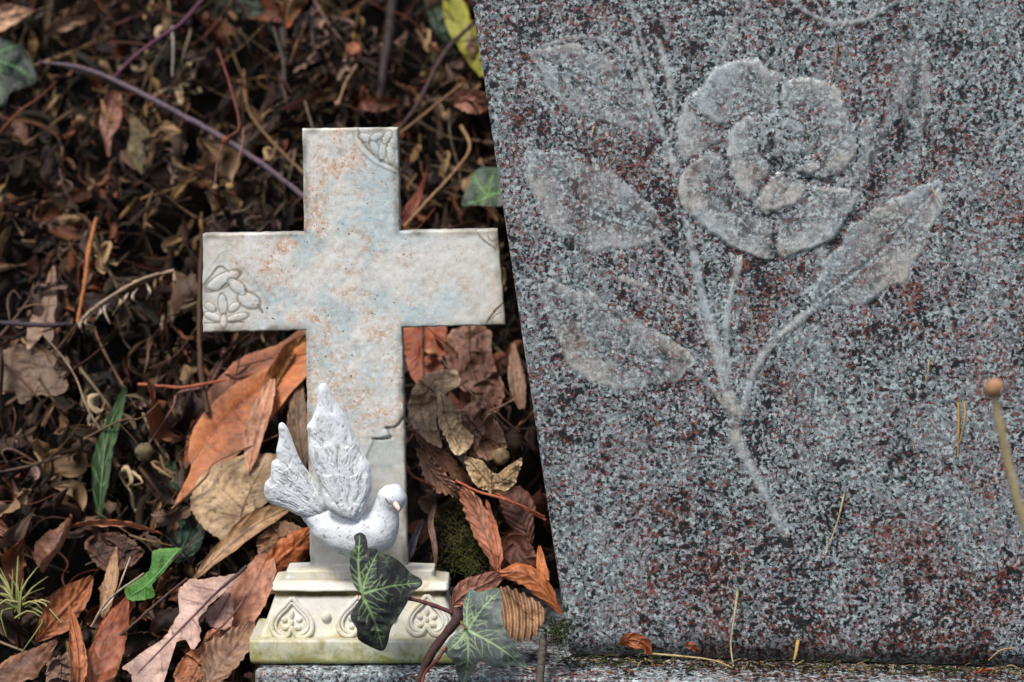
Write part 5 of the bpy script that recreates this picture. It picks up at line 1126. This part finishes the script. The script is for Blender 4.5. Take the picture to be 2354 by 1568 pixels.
# ------------------------------------------------------------------ withered fronds hanging in the litter, each its own object
fronds = []
for t_ in range(7):
    g = np.random.default_rng(300 + t_); L_ = 1.0; bend = g.uniform(-.5, .5)
    st = catmull([(0, 0, 0), (.12 * bend, -.08, -.33), (.34 * bend, -.10, -.66), (.7 * bend, 0, -1.0)], 24); cl = [(168, 140, 104), (134, 104, 76), (150, 122, 108), (112, 84, 62), (186, 164, 132), (122, 78, 54), (140, 112, 70)][t_]
    V, F = tubeVF(st, np.linspace(.022, .010, 24), 5); parts = [(V, F, L3(cl) * .6)]
    for k in range(int(g.integers(9, 15))):
        p0 = st[int(g.integers(2, 24))]; sg = g.choice((-1, 1)); l = g.uniform(.16, .42); dr = np.array([sg * g.uniform(.4, 1), g.uniform(-.5, .2), -g.uniform(.2, 1)]); dr = dr / np.linalg.norm(dr)
        pts = [p0, p0 + dr * l * .5 + g.normal(0, .05, 3), p0 + dr * l * .8 + np.array([g.normal(0, .08), -.06, -.12]), p0 + dr * l * .7 + np.array([-sg * .14, -.10, -.22]) * g.uniform(0, .8)]
        w = g.uniform(.03, .085); kf = g.choice((.25, .4, 1.15)); c2 = tuple(int(q * kf) for q in cl)
        V, F, C = ribleaf(pts, np.array([.008, w, w * .8, w * .4, .004]), np.array([.008, w, w * .9, w * .4, .004]), c2, None, None, cup=g.uniform(.8, 2.2) * g.choice((-1, 1)), roll=g.uniform(-60, 60), twist=g.uniform(-80, 80), nU=14, nV=5, vh=.004, seed=int(g.integers(1, 99)))
        parts.append((V, F, C))
    V, F, C = joinVF(parts); me = mesh("withered_frond", V, F, C); me.materials.append(LITT); me.polygons.foreach_set("use_smooth", [True] * len(me.polygons)); fronds.append(me)
fcol = ["pale tan", "brown", "greyish brown", "dark brown", "straw coloured", "rusty brown", "olive tan"]
g = np.random.default_rng(77)
for zi, n_ in ((0, 26), (1, 18), (2, 26), (3, 7), (4, 6), (5, 22), (6, 6)):
    x0, x1, y0, y1, tail = zones[zi]
    for k in range(n_):
        t_ = int(g.integers(0, 7)); o = bpy.data.objects.new("withered_frond", fronds[t_]); COL.objects.link(o)
        o.location = WB(g.uniform(x0, x1), g.uniform(y0 - 30, y1 - 60), g.uniform(.0, .05)); sz = g.uniform(.024, .058)
        o.scale = (sz * g.choice((-1, 1)), sz, sz); o.rotation_euler = (g.uniform(-.5, .3), g.normal(0, .75), g.uniform(-.8, .8))
        tag(o, f"{fcol[t_]} withered frond hanging {tail}", "dry frond", f"{fcol[t_]} withered fronds {tail}")

# ------------------------------------------------------------------ fine shrivelled litter: one uncountable mass
def litter():
    g = np.random.default_rng(21); Nn = 7600; nU, nV = 8, 4
    x = g.uniform(-.50, .16, Nn); z = g.uniform(-.04, .50, Nn) ; off = .046 - .085 * g.uniform(0, 1, Nn)
    # keep clear of the solid objects
    y = BA + BB * z - off
    keep = ~((x > -.145) & (z < .06) & (y < .045)) & ~((y < .03) & (x > -.17))
    keep &= ~((x > -.03) & (z < .03) & (y < .1))
    dens = vnoise(np.stack([x * 42, z * 36], -1), 4) * .7 + vnoise(np.stack([x * 17, z * 15], -1), 14) * .4; keep &= (g.uniform(-1, 1, Nn) < dens * 3.2 + .12)
    x, y, z = x[keep], y[keep], z[keep]; n = len(x)
    L = g.uniform(.010, .040, n) * np.where(g.uniform(0, 1, n) < .12, 1.7, 1); w = g.uniform(.0004, .0026, n) * np.where(g.uniform(0, 1, n) < .2, 2.0, 1)
    d = np.stack([g.normal(0, .55, n), g.normal(-.15, .35, n), -np.abs(g.normal(.9, .5, n))], -1); d = unit(d)
    c1 = g.normal(0, .75, (n, 3)); c2 = g.normal(0, .5, (n, 3))
    s = unit(np.cross(d, g.normal(0, 1, (n, 3)))); nn = np.cross(d, s)
    u = np.linspace(0, 1, nU); v = np.linspace(-1, 1, nV)
    rib = np.stack([x, y, z], -1)[:, None] + L[:, None, None] * (d[:, None] * u[:, None] + c1[:, None] * (u ** 2)[:, None] * .5 + c2[:, None] * np.sin(u * 5)[:, None] * .16)
    tw = g.normal(0, 1.6, n)[:, None] * u[None]
    S2 = s[:, None] * np.cos(tw)[..., None] + nn[:, None] * np.sin(tw)[..., None]; N2 = nn[:, None] * np.cos(tw)[..., None] - s[:, None] * np.sin(tw)[..., None]
    lob = 1 + .5 * np.sin(u[None] * g.uniform(8, 22, n)[:, None])
    wd = w[:, None] * np.sin(np.pi * (u * .9 + .07))[None] ** .7 * lob
    cup = g.uniform(-1.2, 1.2, n)
    V = rib[:, :, None] + S2[:, :, None] * (wd[:, :, None] * v)[..., None] + N2[:, :, None] * (wd[:, :, None] * cup[:, None, None] * (v ** 2))[..., None]
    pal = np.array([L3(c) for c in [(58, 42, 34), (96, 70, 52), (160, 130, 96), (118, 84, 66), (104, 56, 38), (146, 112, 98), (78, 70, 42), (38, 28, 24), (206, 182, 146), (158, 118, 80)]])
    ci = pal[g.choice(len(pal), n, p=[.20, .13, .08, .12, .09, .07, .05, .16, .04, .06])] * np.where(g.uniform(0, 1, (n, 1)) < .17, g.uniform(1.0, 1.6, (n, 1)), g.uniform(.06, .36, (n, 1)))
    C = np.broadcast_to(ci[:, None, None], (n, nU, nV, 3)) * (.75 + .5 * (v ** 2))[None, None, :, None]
    F0 = gridF(nU, nV); F = (F0[None] + (np.arange(n) * nU * nV)[:, None, None]).reshape(-1, 4)
    parts_V = [V.reshape(-1, 3)]; parts_F = [F]; parts_C = [C.reshape(-1, 3)]; base = n * nU * nV
    # hair thin stalks
    m = 1100; nU = 12
    x = g.uniform(-.5, .14, m); z = g.uniform(-.02, .5, m); y = BA + BB * z - g.uniform(-.02, .05, m)
    keep = ~((x > -.16) & (z < .07)) & ~((y < .035) & (x > -.17)); x, y, z = x[keep], y[keep], z[keep]; m = len(x)
    L = g.uniform(.02, .075, m); d = unit(np.stack([g.normal(0, 1, m), g.normal(-.1, .25, m), g.normal(-.3, .8, m)], -1)); c1 = g.normal(0, .35, (m, 3)); c2 = g.normal(0, .2, (m, 3))
    u = np.linspace(0, 1, nU); P = np.stack([x, y, z], -1)[:, None] + L[:, None, None] * (d[:, None] * u[:, None] + c1[:, None] * (u ** 2)[:, None] * .5 + c2[:, None] * np.sin(u * 6)[:, None] * .2)
    r = g.uniform(.0002, .0008, m); s = unit(np.cross(d, g.normal(0, 1, (m, 3)))); nn = np.cross(d, s); th = np.arange(4) * np.pi / 2
    V = P[:, :, None] + (s[:, None, None] * np.cos(th)[:, None] + nn[:, None, None] * np.sin(th)[:, None]) * (r[:, None, None, None]) * (1.1 - .5 * u)[None, :, None, None]
    pal = np.array([L3(c) for c in [(120, 84, 62), (150, 120, 88), (96, 64, 60), (84, 60, 52), (140, 84, 62), (168, 146, 120)]]); ci = pal[g.integers(0, 6, m)] * g.uniform(.3, 1.0, (m, 1))
    C = np.broadcast_to(ci[:, None, None], (m, nU, 4, 3)); F0 = gridF(nU, 4, True); F = (F0[None] + (np.arange(m) * nU * 4)[:, None, None]).reshape(-1, 4) + base
    parts_V.append(V.reshape(-1, 3)); parts_F.append(F); parts_C.append(C.reshape(-1, 3))
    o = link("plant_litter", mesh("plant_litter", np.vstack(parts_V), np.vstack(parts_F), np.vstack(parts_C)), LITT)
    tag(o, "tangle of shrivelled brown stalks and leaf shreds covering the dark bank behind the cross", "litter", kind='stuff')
litter()
